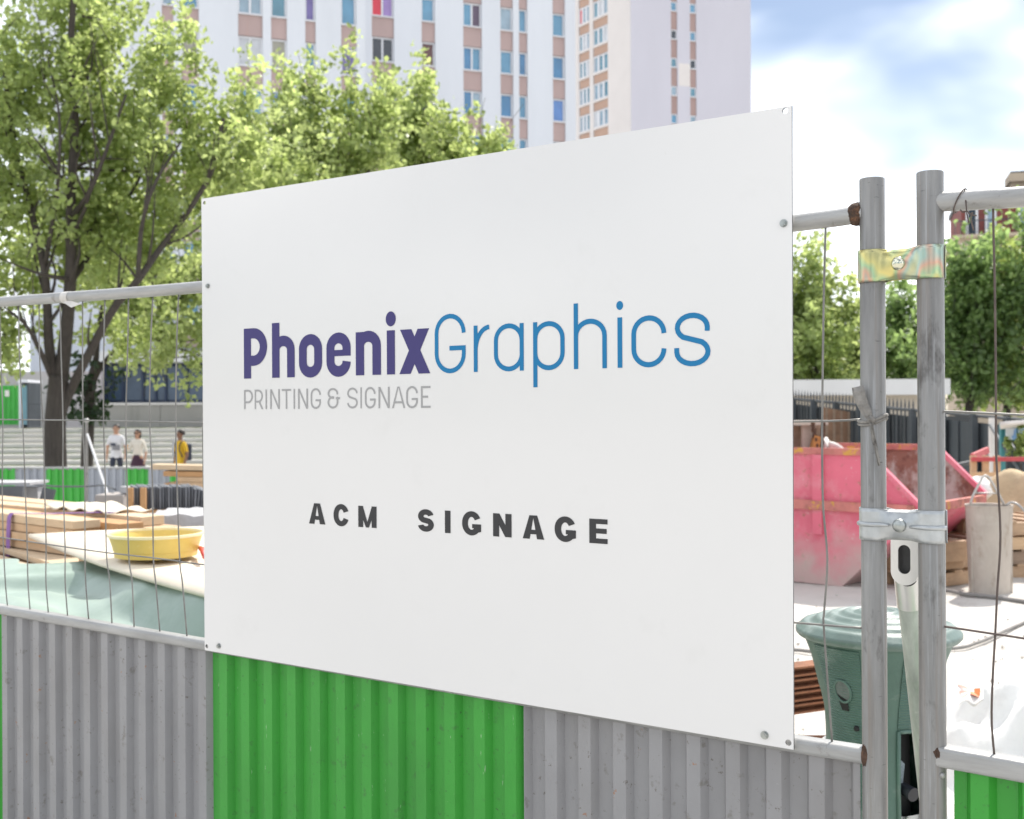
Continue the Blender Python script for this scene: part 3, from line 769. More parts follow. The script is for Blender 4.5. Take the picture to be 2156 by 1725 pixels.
# ------------------------------------------------------------------ building site, left of the sign
def wood(name, c, v=0.10): return mat(name, c, 0.75, 0, v, 5, (1, 1, 1), [((c[0] * .62, c[1] * .52, c[2] * .42), 7, 0.55, 0.72, 0.55, (1.2, 1.2, 6)), ((c[0] * .45, c[1] * .36, c[2] * .3), 40, 0.66, 0.74, 0.5)], 0.15, 60)
M_wood = wood('planed timber', (0.52, 0.36, 0.22))
M_wood2 = wood('orange timber', (0.46, 0.26, 0.12))
M_wood3 = wood('pale timber', (0.55, 0.42, 0.28))
M_ply = mat('plywood face', (0.70, 0.62, 0.50), 0.7, 0, 0.07, 3, (1, 1, 1), [((0.58, 0.48, 0.36), 4, 0.55, 0.75, 0.5, (3, 1, 1))], 0.05, 60)
M_oldwood = wood('grey weathered board', (0.24, 0.17, 0.12), 0.3)
E1 = Vector((0.77, -0.64, 0)).normalized(); X1 = Vector((0.64, 0.77, 0)).normalized()     # timber direction and across it
E2 = Vector((0.625, -0.78, 0)).normalized(); X2 = Vector((0.78, 0.625, 0)).normalized()   # plywood and planks
UP = Vector((0, 0, 1))
def bar(b, end, e, x, length, width, thick, skew=0.0):
    """timber whose near top-front corner line ends at 'end' and runs back along -e"""
    e_ = (e + x * skew).normalized(); x_ = Vector((-e_.y, e_.x, 0))
    if x_.dot(x) < 0: x_ = -x_
    M3 = Matrix((e_, x_, UP)).transposed()
    return b.box(end - e_ * length / 2 + x_ * width / 2 - UP * thick / 2, (length / 2, width / 2, thick / 2), M3)
def timber(name, end, e, x, length, width, thick, m, label, group, skew=0.0, bev=0.004):
    b = MB(); bar(b, end, e, x, length, width, thick, skew)
    o = b.build(name, m); bevel(o, bev, 2); tag(o, label, 'timber', group); return o
GT = 'sawn timbers stacked behind the fence'
endC = Pz(153, 1098, 1.0); endB = Pz(296, 1089, 1.0); endA = Pz(135, 1064, 1.0)
th = 0.047
tms = ['topmost pale timber of the strapped front stack', 'second timber down in the strapped front stack', 'third timber down in the strapped front stack', 'fourth timber down in the strapped front stack', 'fifth timber down in the strapped front stack']
for k in range(5):
    timber('timber', endC + E1 * [0, -.02, -.05, .03, -.03][k] - UP * (th + .003) * k + X1 * [0, .008, -.006, .005, 0][k], E1, X1, 4.2, 0.17, th, [M_wood3, M_wood, M_wood, M_wood, M_wood][k], tms[k], GT, 0.008 * (k % 3 - 1))
for k in range(3):
    timber('timber', endC + E1 * [.16, .13, .10][k] + X1 * (.185 + .01 * k) - UP * ((th + .003) * (k + .4)), E1, X1, 4.2, 0.16, th, [M_wood2, M_wood2, M_wood][k],
           ['orange end timber right of the strapped stack, upper', 'orange end timber right of the strapped stack, middle', 'orange end timber right of the strapped stack, lowest'][k], GT)
timber('timber', endC + E1 * .05 - UP * (th + .003) * 5.15 - X1 * .05, E1, X1, 4.0, 0.20, 0.055, M_wood2, 'thick orange bottom timber of the front stack', GT)
timber('timber', endB, E1, X1, 2.1, 0.16, 0.055, M_wood3, 'pale top timber of the rear stack beside the tub', GT, 0.02)
for k in range(3):
    timber('timber', endB + E1 * [.12, .05, .10][k] + X1 * .01 * k - UP * (0.058 + (th + .003) * k), E1, X1, 4.4, 0.19, th, [M_wood, M_wood2, M_wood][k],
           ['long timber directly under the pale rear top timber', 'middle timber of the rear stack', 'lowest seen timber of the rear stack'][k], GT, -0.01 * k)
for k in range(2):
    timber('timber', endA - UP * (th + .004) * k + X1 * .02 * k + E1 * .05 * k, E1, X1, 3.4, 0.18, th, [M_wood3, M_wood][k], ['farthest top timber under the cream cloth', 'farthest timber beneath the top one'][k], GT)
for c, h, l, lab in ((endC - E1 * .8, .74, 0.20, 'near'), (endC - E1 * 2.6, .74, 0.20, 'far'), (endB - E1 * .6 + X1 * .02, .79, .2, 'rear')):
    b = MB(); p = c + X1 * .25; b.box((p.x, p.y, 0.355), (0.08, 0.55, 0.355), Matrix.Rotation(math.atan2(E1.y, E1.x), 3, 'Z'))
    tag(bevel(b.build('timber_bearer', M_oldwood), .006), {'near': 'grey wooden bearer under the right end of the timber stack', 'far': 'grey wooden bearer under the left end of the timber stack', 'rear': 'grey wooden bearer under the rear timbers'}[lab], 'bearer', 'bearers under the timber')
# purple strap round the front stack
M_strap = mat('purple webbing', (0.22, 0.11, 0.34), 0.7, 0, 0.15, 60)
cc = endC - E1 * 0.70; zt, zb0, hw = 1.006, 1.0 - 5 * (th + .003), 0.022
q0 = cc - X1 * 0.010; q1 = cc + X1 * 0.40
b = MB(); loop = [q0 * 1, q1 * 1]
def sheet(b, rows, th_=0.003):
    n = len(rows[0]); b.add([p for r in rows for p in r], [(j * n + i, j * n + i + 1, (j + 1) * n + i + 1, (j + 1) * n + i) for j in range(len(rows) - 1) for i in range(n - 1)])
def zset(p, z): return Vector((p.x, p.y, z))
path = [zset(q0 - X1 * .004 - E1 * .02, zb0), zset(q0 - X1 * .012, .88), zset(q0 - X1 * .006, 0.985), zset(q0 + X1 * .01, zt + .004), zset(q0 + X1 * .15 + E1 * .22, zt + .004), zset(q1 + E1 * .45, zt + .006)]
rows = [[p - E1 * hw, p + E1 * hw] for p in path]; sheet(b, rows)
o = b.build('lashing_strap', M_strap, None, False); md = o.modifiers.new('t', 'SOLIDIFY'); md.thickness = .003
tag(o, 'purple lashing strap round the front timber stack', 'strap')
# cream cloth on the timbers
def cloth(name, fn, nu, nv, m, label=None, cat='cloth', kind=None, th_=0.004, parent=None):
    vs = [fn(i / (nu - 1), j / (nv - 1)) for j in range(nv) for i in range(nu)]
    fs = [(j * nu + i, j * nu + i + 1, (j + 1) * nu + i + 1, (j + 1) * nu + i) for j in range(nv - 1) for i in range(nu - 1)]
    o = MB().add(vs, fs).build(name, m, parent, True); md = o.modifiers.new('t', 'SOLIDIFY'); md.thickness = th_; md.offset = 1
    if label: tag(o, label, cat, kind=kind)
    return o
M_cream = mat('cream cloth', (0.60, 0.54, 0.44), 0.9, 0, 0.1, 20)
c0 = Pz(105, 1066, 1.01)
def fcl(a, c):
    p = c0 + E1 * (a * .75) + X1 * (c * .32 - .05)
    return Vector((p.x, p.y, 1.012 + .020 * max(0, math.sin(a * 9 + c * 4)) * math.sin(c * math.pi) + .02 * math.sin(a * math.pi) * math.sin(c * math.pi) + .012 * math.sin(a * 23 + c * 9)))
cloth('dust_sheet', fcl, 22, 12, M_cream, 'crumpled cream cloth lying on the rear timbers')

# plywood sheet, tub, tarpaulin, planks
A = Pz(60, 1139, 0.95); Bp = A + E2 * 2.5
def fply(a, c):
    p = A + E2 * (a * 2.5) + X2 * (c * 1.22)
    return Vector((p.x, p.y, 0.95 + 0.035 * (1 - a) ** 3 * (1 - c) - .012 * math.sin(a * 3.1) + .006 * math.sin(c * 3)))
ply = cloth('plywood_sheet', fply, 16, 8, M_ply, 'pale plywood sheet under the yellow tub', 'plywood', th_=0.016)
M_tub = mat('yellow plastic', (0.62, 0.46, 0.12), 0.42, 0, 0.08, 8, (1, 1, 1), [((0.45, 0.34, 0.15), 14, 0.58, 0.75, 0.5), ((0.70, 0.62, 0.42), 40, 0.66, 0.75, 0.5)], 0.03, 60)
M_tubrim = mat('pale tub rim', (0.72, 0.64, 0.40), 0.45, 0, 0.05, 10)
tc = Pz(329, 1171, 0.962); rt = 0.5 * (428 - 232) / F * tc.y * 1.0; ht = 0.104
tub = thing('mixing_tub', tc, 'round shallow yellow plastic tub on the plywood sheet', 'tub')
pr = [(0.001, 0.004), (rt * .84, 0.004), (rt * .855, 0.004), (rt * .865, .030), (rt * .885, .032), (rt * .90, .05), (rt * .975, ht - .008), (rt * .965, ht - .004), (rt * .955, ht - .006), (rt * .88, .05), (rt * .84, .012), (.001, .010)]
MB().lathe(pr, 56, tc).build('bowl', M_tub, tub, True, 45)
MB().lathe([(rt * .955, ht - .012), (rt * 1.0, ht - .010), (rt * 1.008, ht - .003), (rt * 1.0, ht + .002), (rt * .965, ht + .003), (rt * .95, ht - .004), (rt * .955, ht - .012)], 56, tc).build('rim', M_tubrim, tub, True, 60)
# brush with red handle beside the tub
b = MB(); p0, p1 = Pz(421, 1163, .97), Pz(430, 1180, .97)
b.tube([p0 + UP * .02, (p0 + p1) / 2 + UP * .03, p1 + UP * .012], [0.010, 0.013, .008], 8)
tag(b.build('tool_handle', mat('red plastic', (0.55, 0.06, 0.04), 0.4), None, True), 'small red tool handle beside the yellow tub', 'tool')
M_tarp = mat('green tarpaulin', (0.275, 0.345, 0.305), 0.5, 0, 0.10, 3, (1, 1, 1), [((0.15, 0.22, 0.165), 2.2, 0.52, 0.70, 0.7), ((0.36, 0.43, 0.41), 5, 0.60, 0.75, 0.5)], 0.12, 18, spec=0.4)
gn = np.random.default_rng(11)
def fold(a, c): return 0.012 * abs(math.sin(9 * a + 14 * c + 3 * math.sin(5 * a))) - 0.010 * abs(math.sin(21 * a - 6 * c + 2 * math.sin(9 * c))) + 0.020 * math.sin(7 * a + 3 * c + 2 * math.sin(4 * c)) + 0.016 * math.sin(15 * a - 9 * c) + 0.010 * math.sin(31 * a + 12 * c) * c + .006 * math.sin(40 * c + 11 * a)
fl = FP.pt(0, 0, -0.30)
def ftarp(a, c):
    e = A - E2 * 0.75 + E2 * (a * 3.6) + X2 * 0.32
    # same place along the fence, a hand's breadth behind it
    if e.y > 5.30: e = e + FP.n * ((e.y - 5.30 + .10 * math.sin(a * 40)) / -FP.n.y)
    dist = -((e - FP.o).dot(FP.n)) - 0.20
    p = e + FP.n * dist * c
    t_ = min(1, max(0, (c * dist - .30) / .16 + .18 * math.sin(a * 11 + 1) * math.sin(a * 29))); t_ = t_ * t_ * (3 - 2 * t_)
    drop = 0.075 * t_ + 0.05 * c + 0.22 * max(0, (a - .50) / .5) ** 1.2 * t_
    z = 0.915 - drop + fold(a, c) * min(1, c * 3)
    # left corner sinks among the planks
    z -= 0.07 * max(0, .28 - a) / .28
    if c > 0.93: z -= (c - .93) / .07 * 0.22
    return Vector((p.x, p.y, z))
tarp = cloth('tarpaulin', ftarp, 90, 60, M_tarp, 'wrinkled grey-green tarpaulin over a stack just behind the fence', 'tarpaulin', th_=.002)
# what it covers
cov = thing('covered_stack', A + E2 * 1.3 - X2 * .1 - UP * A.z, 'pile of boards hidden under the tarpaulin and plywood', 'stack')
for k in range(4):
    b = MB(); bar(b, A + E2 * 2.4 + X2 * .22 - UP * (0.10 + 0.185 * k), E2, X2, 2.3, .95, .17); b.build('board_pack', M_wood, cov)
# flat planks left of the tarpaulin
GP = 'flat planks beside the tarpaulin'
e1 = Pz(145, 1198, 0.80)
for k, lab in enumerate(('flat pale plank nearest the strapped timber stack', 'middle flat pale plank left of the tarpaulin', 'flat pale plank nearest the fence at far left')):
    timber('plank', e1 - X2 * (.245 * k) + UP * [0, -.03, -.055][k] - E2 * [0.0, .12, .22][k], E2, X2, 3.2, .225, .034, M_wood3, lab, GP, 0.02 * k)
b = MB()
for q in (0.6, 2.2): bar(b, e1 - E2 * q - UP * .09 + X2 * .3, X2, -E2, 1.2, .10, .08)
tag(b.build('plank_bearer', M_oldwood), 'pair of dark bearers under the flat planks', 'bearer')
b = MB(); bar(b, e1 - E2 * .5 - UP * .175 + X2 * .2, E2, X2, 2.4, .9, .55); tag(b.build('block_pack', M_oldwood), 'dark pack of boards low under the flat planks', 'stack')

# rough stone block, crate of slates, box, rear timbers, dark panels
M_stone = mat('pale cut stone', (0.40, 0.40, 0.41), 0.9, 0, 0.12, 4, (1, 1, 1), [((0.22, 0.22, 0.22), 9, 0.60, 0.72, 0.6)], 0.5, 30)
def rough_block(name, lo, hi, m, seed, label, cat, amp=0.02, n=9):
    g = np.random.default_rng(seed); bm = bmesh.new(); bmesh.ops.create_cube(bm, size=1.0)
    bmesh.ops.subdivide_edges(bm, edges=bm.edges, cuts=n, use_grid_fill=True)
    lo, hi = np.array(lo), np.array(hi)
    ph = g.random(6) * 6
    vs = []
    for v in bm.verts:
        p = np.array(v.co); q = p * (hi - lo) + (lo + hi) / 2
        d = amp * (np.sin(q[0] * 13 + ph[0]) * np.sin(q[2] * 17 + ph[1]) + .6 * np.sin(q[1] * 23 + q[0] * 29 + ph[2]) + .5 * (g.random() - .5))
        vs.append(tuple(q + p * d * 1.6))
    fs = [tuple(x.index for x in f.verts) for f in bm.faces]; bm.free()
    o = MB().add(vs, fs).build(name, m, None, True, 40); tag(o, label, cat); return o
p = P(380, 1105, 8.6)
sb = P(322, 1130, 8.6); se = P(470, 1130, 8.6)
rough_block('stone_block', (sb.x, 8.4, 0.36), (se.x, 9.0, P(380, 1080, 8.6).z), M_stone, 3, 'rough grey stone block behind the yellow tub', 'stone', 0.018)
b = MB(); b.box(((sb.x + se.x) / 2, 8.7, .18), ((se.x - sb.x) / 2 * .9, .28, .178)); tag(bevel(b.build('block_support', M_oldwood), .01), 'low timber support under the rough stone block', 'support')
# slates on edge in an open timber frame
M_slate = mat('blue-grey slate', (0.15, 0.16, 0.18), 0.7, 0, 0.2, 9, (1, 1, 1), [((0.28, 0.29, 0.31), 5, 0.55, 0.72, 0.5)], 0.2, 50)
Ys = 10.2
sl = thing('slate_crate', P(345, 1140, Ys), 'open timber crate of blue-grey slates stood on edge', 'crate')
zt_ = P(340, 1024, Ys).z; zl_ = P(340, 1071, Ys).z
for k in range(27):
    u = 272 + k * 6.0; 
    lean = max(0, (k - 19)) * 0.028
    p = P(u, 1071, Ys + .02 * (k % 3)); hh = (zt_ - zl_) * (1 - .04 * (k % 4 == 1)) - (0.05 * max(0, k - 20) / 6)
    b = MB(); M3 = Matrix.Rotation(lean, 3, 'Y') @ Matrix.Rotation(R(22), 3, 'Z')
    b.box(Vector((p.x, p.y + .1, zl_)) + M3 @ Vector((0, 0, hh / 2)), (0.008, .22, hh / 2), M3); b.build('slate', M_slate, sl)
for u, w in ((274, .026), (302, .024)):
    p = P(u, 1060, Ys - .18); MB().box((p.x, p.y, (zl_ + zt_) / 2 - .03), (w, .015, (zt_ - zl_) / 2 + .03)).build('stake', M_wood2, sl)
b = MB(); pa, pb = P(264, 1074, Ys), P(430, 1074, Ys); b.box(((pa.x + pb.x) / 2, Ys - .12, zl_ - .035), ((pb.x - pa.x) / 2, .05, .033)); b.build('base_board', M_wood2, sl)
b = MB(); b.box(((pa.x + pb.x) / 2, Ys + .16, zl_ - .035), ((pb.x - pa.x) / 2, .05, .033)); b.build('base_board', M_oldwood, sl)
for u in (285, 345, 410):
    p = P(u, 1074, Ys); MB().box((p.x, Ys, (zl_ - .07) / 2), (.06, .2, (zl_ - .07) / 2)).build('foot', M_oldwood, sl)
# pale boxes
M_card = mat('grey-beige carton', (0.36, 0.33, 0.31), 0.85, 0, 0.08, 5)
b = MB(); p0, p1 = P(201, 1090, 11.0), P(263, 1042, 11.0); b.box(((p0.x + p1.x) / 2, 11.2, p1.z / 2), ((p1.x - p0.x) / 2, .2, p1.z / 2), Matrix.Rotation(R(-4), 3, 'Z'))
tag(bevel(b.build('carton', M_card), .012), 'tall grey-beige carton in front of the far barrier', 'box')
b = MB(); p0, p1 = P(241, 1045, 10.9), P(257, 1030, 10.9); b.box(((p0.x + p1.x) / 2, 11.1, p1.z - .02), ((p1.x - p0.x) / 2, .06, .035)); tag(bevel(b.build('white_block', M_stone), .01), 'small whitish block on top of the grey-beige carton', 'block')
# rear timber pile
GR = 'timbers piled before the far barrier'
Yr = 11.6
for k, (u, v, w, m, lab) in enumerate(((318, 984, .14, M_wood3, 'long pale top timber of the pile before the far barrier'), (345, 998, .12, M_wood2, 'second timber of the pile before the far barrier'),
                                       (372, 1010, .12, M_wood, 'third timber of the pile before the far barrier'), (360, 1021, .12, M_wood, 'fourth timber of the pile before the far barrier'), (385, 1034, .12, M_wood, 'fifth timber of the pile before the far barrier'))):
    p = P(u, v, Yr); b = MB(); b.box((p.x + 1.2, p.y + .1, p.z - .028), (1.2, .13, .026), Matrix.Rotation(R(1.5), 3, 'Y')); tag(bevel(b.build('timber', m), .005), lab, 'timber', GR)
for u, lab in ((372, 'orange'), (500, 'hidden')):
    pass
p = P(362, 1040, Yr); b = MB(); b.box((p.x, Yr + .05, (P(350, 1004, Yr).z) / 2), (.06, .12, P(350, 1030, Yr).z / 2 )); tag(b.build('pile_bearer', M_wood2), 'upright orange bearer under the far timber pile', 'bearer')
p = P(560, 1040, Yr); b = MB(); b.box((p.x, Yr + .15, .33), (.5, .12, .33)); tag(b.build('pile_bearer', M_oldwood), 'dark bearer under the far timber pile behind the sign', 'bearer')
# dark panels at the far left
M_darkp = mat('dark grey board', (0.085, 0.09, 0.10), 0.6, 0, 0.25, 3)
GD = 'dark boards leaning at the far left'
for k, (u0, u1, v0, lab) in enumerate(((-60, 50, 1022, 'wide dark grey board leaning at the left edge'), (47, 73, 1022, 'narrow dark board leaning beside the wide one at left'))):
    p0, p1 = P(u0, v0, 10.4 + k * .1), P(u1, v0, 10.4 + k * .1)
    b = MB(); h = p0.z; M3 = Matrix.Rotation(R(-9), 3, 'X') @ Matrix.Rotation(R([0, 12][k]), 3, 'Y')
    b.box(Vector(((p0.x + p1.x) / 2, p0.y - .15, 0)) + M3 @ Vector((0, 0, h / 2)), ((p1.x - p0.x) / 2, .02, h / 2), M3); tag(b.build('board', M_darkp), lab, 'board', GD)
b = MB(); p0, p1 = P(-80, 1018, 10.7), P(76, 1018, 10.7); b.box(((p0.x + p1.x) / 2, 10.78, p0.z), ((p1.x - p0.x) / 2, .22, .012)); b.box(((p0.x + p1.x) / 2, 10.9, p0.z / 2 - .02), ((p1.x - p0.x) / 2 * .9, .08, p0.z / 2 - .03))
tag(b.build('pale_bench_top', M_stone), 'pale slab resting on the dark boards at left', 'slab')
# far barrier: corrugated, low, green and grey
Yb = 16.0
BP = Plane(P(200, 1000, Yb)[:2], (1, 0.02))
far = thing('far_barrier', BP.pt(0, -.35), 'low corrugated green and grey barrier far behind the timber', 'fence')
ub = [(-120, -40, 0), (-40, 33, 1), (33, 97, 0), (97, 180, 1), (180, 265, 0), (265, 313, 1), (313, 358, 0), (358, 440, 1), (440, 560, 0)]
M_grey2 = mat('pale grey barrier sheet', (0.30, 0.32, 0.36), 0.5, 0, 0.10, 5); M_green2 = mat('bright green barrier sheet', (0.05, 0.36, 0.05), 0.45, 0, 0.10, 5)
for u0, u1, g in ub:
    corrugated('corrugated_sheet', BP, BP.s(u0, 1000), BP.s(u1, 1000) - .002, -.33, BP.sz(u0, 987)[1], 0.0, M_green2 if g else M_grey2, far, pitch=.10, depth=.028)
b = MB().tube([BP.hit(-120, 987), BP.hit(560, 985)], .022, 8); b.build('top_rail', M_galvh, far, True)
# steel post with a white brace in front of it
ps = P(182, 1040, 14.6)
pst = thing('stay_post', (ps.x, ps.y, zg(0, 14.6)), 'thin steel post with a white diagonal stay before the far barrier', 'post')
MB().tube([Vector((ps.x, ps.y, -.3)), P(182, 888, 14.6)], .019, 10).build('upright', M_galv, pst, True, 50)
blob('cap', P(182, 886, 14.6), .034, M_galvh, pst, 2, 10, 0.1)
MB().tube([P(184, 915, 14.55), P(228, 1045, 13.2), P(240, 1085, 12.8)], .015, 8).build('stay', mat('white painted tube', (.55, .55, .56), .4), pst, True, 50)
# slack cable across the far barrier
b = MB().tube(smooth_pts([P(-60, 1000, 13.5), P(0, 1010, 13.5), P(60, 1019, 13.4), P(110, 1024, 13.3), P(180, 1024.5, 13.2), P(218, 1022, 13), P(243, 1031, 11.2)], 5), .011, 7)
tag(b.build('slack_cable', M_darkp, None, True), 'dark slack cable strung in front of the far barrier', 'cable')
# ------------------------------------------------------------------ building site, right of the sign
# ---- flared green street cabinet behind the posts
M_cab = mat('green cast cabinet', (0.076, 0.140, 0.116), 0.5, 0, 0.14, 12, (1, 1, 1), [((0.26, 0.30, 0.28), 11, 0.54, 0.70, 0.55), ((0.16, 0.10, 0.06), 30, 0.68, 0.75, 0.7), ((0.55, 0.6, 0.57), 45, 0.72, 0.76, 0.6)], 0.12, 90)
M_cabtop = mat('sunlit green lid', (0.115, 0.165, 0.148), 0.42, 0, 0.12, 14, (1, 1, 1), [((0.30, 0.35, 0.33), 10, 0.52, 0.68, 0.6)], 0.08, 90)  # lid paler than the body: sunlight on it put into the colour
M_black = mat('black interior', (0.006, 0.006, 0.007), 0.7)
Yc = 3.25
cc = P(1848, 1322, Yc); kx = Yc / F
cab = thing('street_cabinet', (cc.x, cc.y, 0), 'flared dark green cast metal cabinet with ribbed panels behind the fence posts', 'cabinet')
def zc(v): return P(1848, v, Yc).z
prof = [(161, 1322), (154, 1331), (146, 1352), (136, 1378), (128.5, 1408), (122, 1436), (114, 1464), (108.5, 1491), (106, 1530), (105, 1600), (107, 1700)]
prof = [(r * kx, zc(v)) for r, v in prof] + [(109 * kx, 0.35), (120 * kx, 0.12), (124 * kx, 0.0)]
def rad(z):
    for (r0, z0), (r1, z1) in zip(prof, prof[1:]):
        if z1 <= z <= z0: return r1 + (r0 - r1) * (z - z1) / (z0 - z1 + 1e-9)
    return prof[-1][0]
CT = Vector((cc.x, cc.y, 0))
def cyl(th, z, dr=0.0):                     # th = 0 faces the camera, positive to the right
    r = rad(z) + dr; th = th - R(17.8)   # turned to face the gap between the posts
    return CT + Vector((r * math.sin(th), -r * math.cos(th), z))
# wall of the cabinet with its door opening left open
zs = sorted(set([z for _, z in prof] + [zc(1514), zc(1682)] + list(np.linspace(0, prof[0][1], 26))), reverse=True)
ths = sorted(set(list(np.linspace(-math.pi, math.pi, 73)) + [R(22), R(54)]))
vs = [cyl(t, z) for z in zs for t in ths]; n = len(ths); fs = []
for j in range(len(zs) - 1):
    for i in range(n - 1):
        zm = (zs[j] + zs[j + 1]) / 2; tm = (ths[i] + ths[i + 1]) / 2
        if R(22) < tm < R(54) and zc(1800) < zm < zc(1514): continue
        fs.append((j * n + i, j * n + i + 1, (j + 1) * n + i + 1, (j + 1) * n + i))
o = MB().add(vs, fs).build('shell', M_cab, cab, True, 40); md = o.modifiers.new('t', 'SOLIDIFY'); md.thickness = .0012
# lid with raised rings
lp = [(0.001, 0.052)]
for k in range(1, 40):
    t = k / 39; lp.append((165 * kx * t, 0.004 + 0.046 * (1 - t ** 2.2) + (0.004 * math.sin(t * 36) if t > .15 else 0)))
lp += [(168 * kx, -.004), (168 * kx, -.014), (163 * kx, -.022), (158 * kx, -.02)]
MB().lathe(lp, 64, (cc.x, cc.y, zc(1322))).build('lid', M_cabtop, cab, True, 60)
# ribbed panels: strips of fine horizontal ribs standing on the shell
def ribbed(t0, t1, v0, v1, hole=None, holes2=()):
    za, zb_ = zc(v0), zc(v1); nr = int((za - zb_) / 0.0075); vs = []; fs = []; nt = 14
    for j in range(nr * 3 + 1):
        z = za - (za - zb_) * j / (nr * 3)
        dr = .0035 + (0.0026 if j % 3 == 1 else 0)
        for i in range(nt + 1): vs.append(cyl(t0 + (t1 - t0) * i / nt, z, dr))
    for j in range(nr * 3):
        for i in range(nt):
            fs.append((j * (nt + 1) + i, j * (nt + 1) + i + 1, (j + 1) * (nt + 1) + i + 1, (j + 1) * (nt + 1) + i))
    return MB().add(vs, fs).build('ribbed_panel', M_cab, cab, True, 30)
ribbed(R(-56), R(-14), 1346, 1730); ribbed(R(20), R(60), 1352, 1506); ribbed(R(56), R(75), 1516, 1760); ribbed(R(100), R(150), 1350, 1700)
# raised rim round the doorway and a black sheet coloured as the shade inside
b = MB()
for t in (R(21), R(55)): b.tube([cyl(t, zc(1510), .004), cyl(t, zc(1600), .004), cyl(t, zc(1790), .004)], .006, 6)
b.tube([cyl(R(21 + 34 * k / 6), zc(1511), .004) for k in range(7)], .006, 6); b.build('door_rim', M_cab, cab, True)
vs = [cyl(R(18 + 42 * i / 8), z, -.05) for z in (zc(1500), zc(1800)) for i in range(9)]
MB().add(vs, [(i, i + 1, 10 + i, 9 + i) for i in range(8)]).build('dark_backing', M_black, cab)
# pipe end, tag and hinge inside the doorway
pb = cyl(R(30), zc(1630), -.03)
MB().tube([pb, pb + Vector((.02, -.05, -.006))], [.017, .019], 16).build('pipe_end', mat('black rubber', (.014, .016, .022), .45), cab, True, 50)
tg = cyl(R(26), zc(1596), -.02); b = MB(); b.add([tg + Vector((-.010, -.004, -.045)), tg + Vector((.008, -.004, -.040)), tg + Vector((.016, 0, .02)), tg + Vector((.006, 0, .03))], [(0, 1, 2, 3)])
o = b.build('paper_tag', mat('grey paper tag', (.20, .24, .27), .7, 0, .5, 260, (1, 1, 3)), cab); md = o.modifiers.new('t', 'SOLIDIFY'); md.thickness = .001
b = MB(); vs = [cyl(R(22 + 32 * i / 6), z, -.006) for z in (zc(1684), zc(1800)) for i in range(7)]
b.add(vs, [(i, i + 1, 8 + i, 7 + i) for i in range(6)]); b.build('hinge_plate', M_clamp, cab)
MB().tube([cyl(R(30), zc(1683), .002), cyl(R(30), zc(1800), .002)], .005, 10).build('hinge_pin', M_bolt, cab, True, 50)
# key-shaped opening
kc = (R(-33), zc(1436)); b = MB(); N0 = 20
def kp(a, r, dr): return cyl(kc[0] + r * math.cos(a) / rad(kc[1]), kc[1] + r * math.sin(a) * 1.25, dr)
vs = [kp(2 * math.pi * i / N0, .026, .0065) for i in range(N0)] + [kp(2 * math.pi * i / N0, .026, .0068) for i in range(N0)]
b.add([kp(2 * math.pi * i / N0, .0235, .0062) for i in range(N0)], [tuple(range(N0))]); b.build('keyhole_cover', mat('dull grey disc', (.12, .14, .14), .4, .3, .3, 30), cab)
b = MB(); b.tube([kp(2 * math.pi * i / N0, .025, .007) for i in range(N0 + 1)], .0035, 6, False); b.build('keyhole_rim', M_cab, cab, True)
b = MB(); b.add([kp(R(200), .022, .0066), kp(R(215), .024, .0066), kp(R(255), .046, .0066), kp(R(285), .046, .0066), kp(R(300), .022, .0066)], [(0, 1, 2, 3, 4)]); b.build('keyhole_dark', M_black, cab)  # flat black patch, painted for the dark of the hollow
for t, v in ((-22, 1510), (32, 1447)):
    c_ = cyl(R(t), zc(v), .006); blob('screw_hole', c_, .008, M_black if t < 0 else M_rust, cab, 5, 10, .2)

# ---- rusty steel rails and white plastic sheeting
M_rail = mat('rusty steel', (0.23, 0.095, 0.045), 0.85, 0, 0.3, 7, (1, 1, 1), [((0.32, 0.17, 0.09), 12, 0.52, 0.7, 0.7), ((0.08, 0.04, 0.03), 16, 0.58, 0.72, 0.7)], 0.4, 60)
for k, lab in enumerate(('top rusty steel channel beside the cabinet', 'second rusty steel channel beside the cabinet', 'third rusty steel channel beside the cabinet', 'lowest rusty steel channel beside the cabinet')):
    p0 = P(1600, 1428 + 27 * k, 4.6 + .0 * k); p1 = P(1752, 1432 + 27 * k, 4.75)
    e = (p1 - p0); e.z = 0; e.normalize(); x = Vector((-e.y, e.x, 0)); b = MB(); M3 = Matrix((e, x, UP)).transposed()
    c = (p0 + p1) / 2 + Vector((-.35, 0, 0)); L = .75
    b.box(c + UP * .016, (L, .045, .004), M3); b.box(c - UP * .016, (L, .045, .004), M3); b.box(c + x * .01, (L, .004, .013), M3)
    tag(b.build('steel_channel', M_rail), lab, 'steel', 'rusty steel channels')
b = MB(); c = P(1640, 1560, 4.7); b.box((c.x, 4.72, .12), (.5, .05, .12)); tag(b.build('steel_support', M_rail), 'rusty block under the steel channels', 'support')
M_plast = mat('white plastic sheeting', (0.74, 0.73, 0.71), 0.5, 0, 0.06, 6, (1, 1, 1), [((.55, .53, .50), 9, .58, .75, .5)], 0.2, 25)
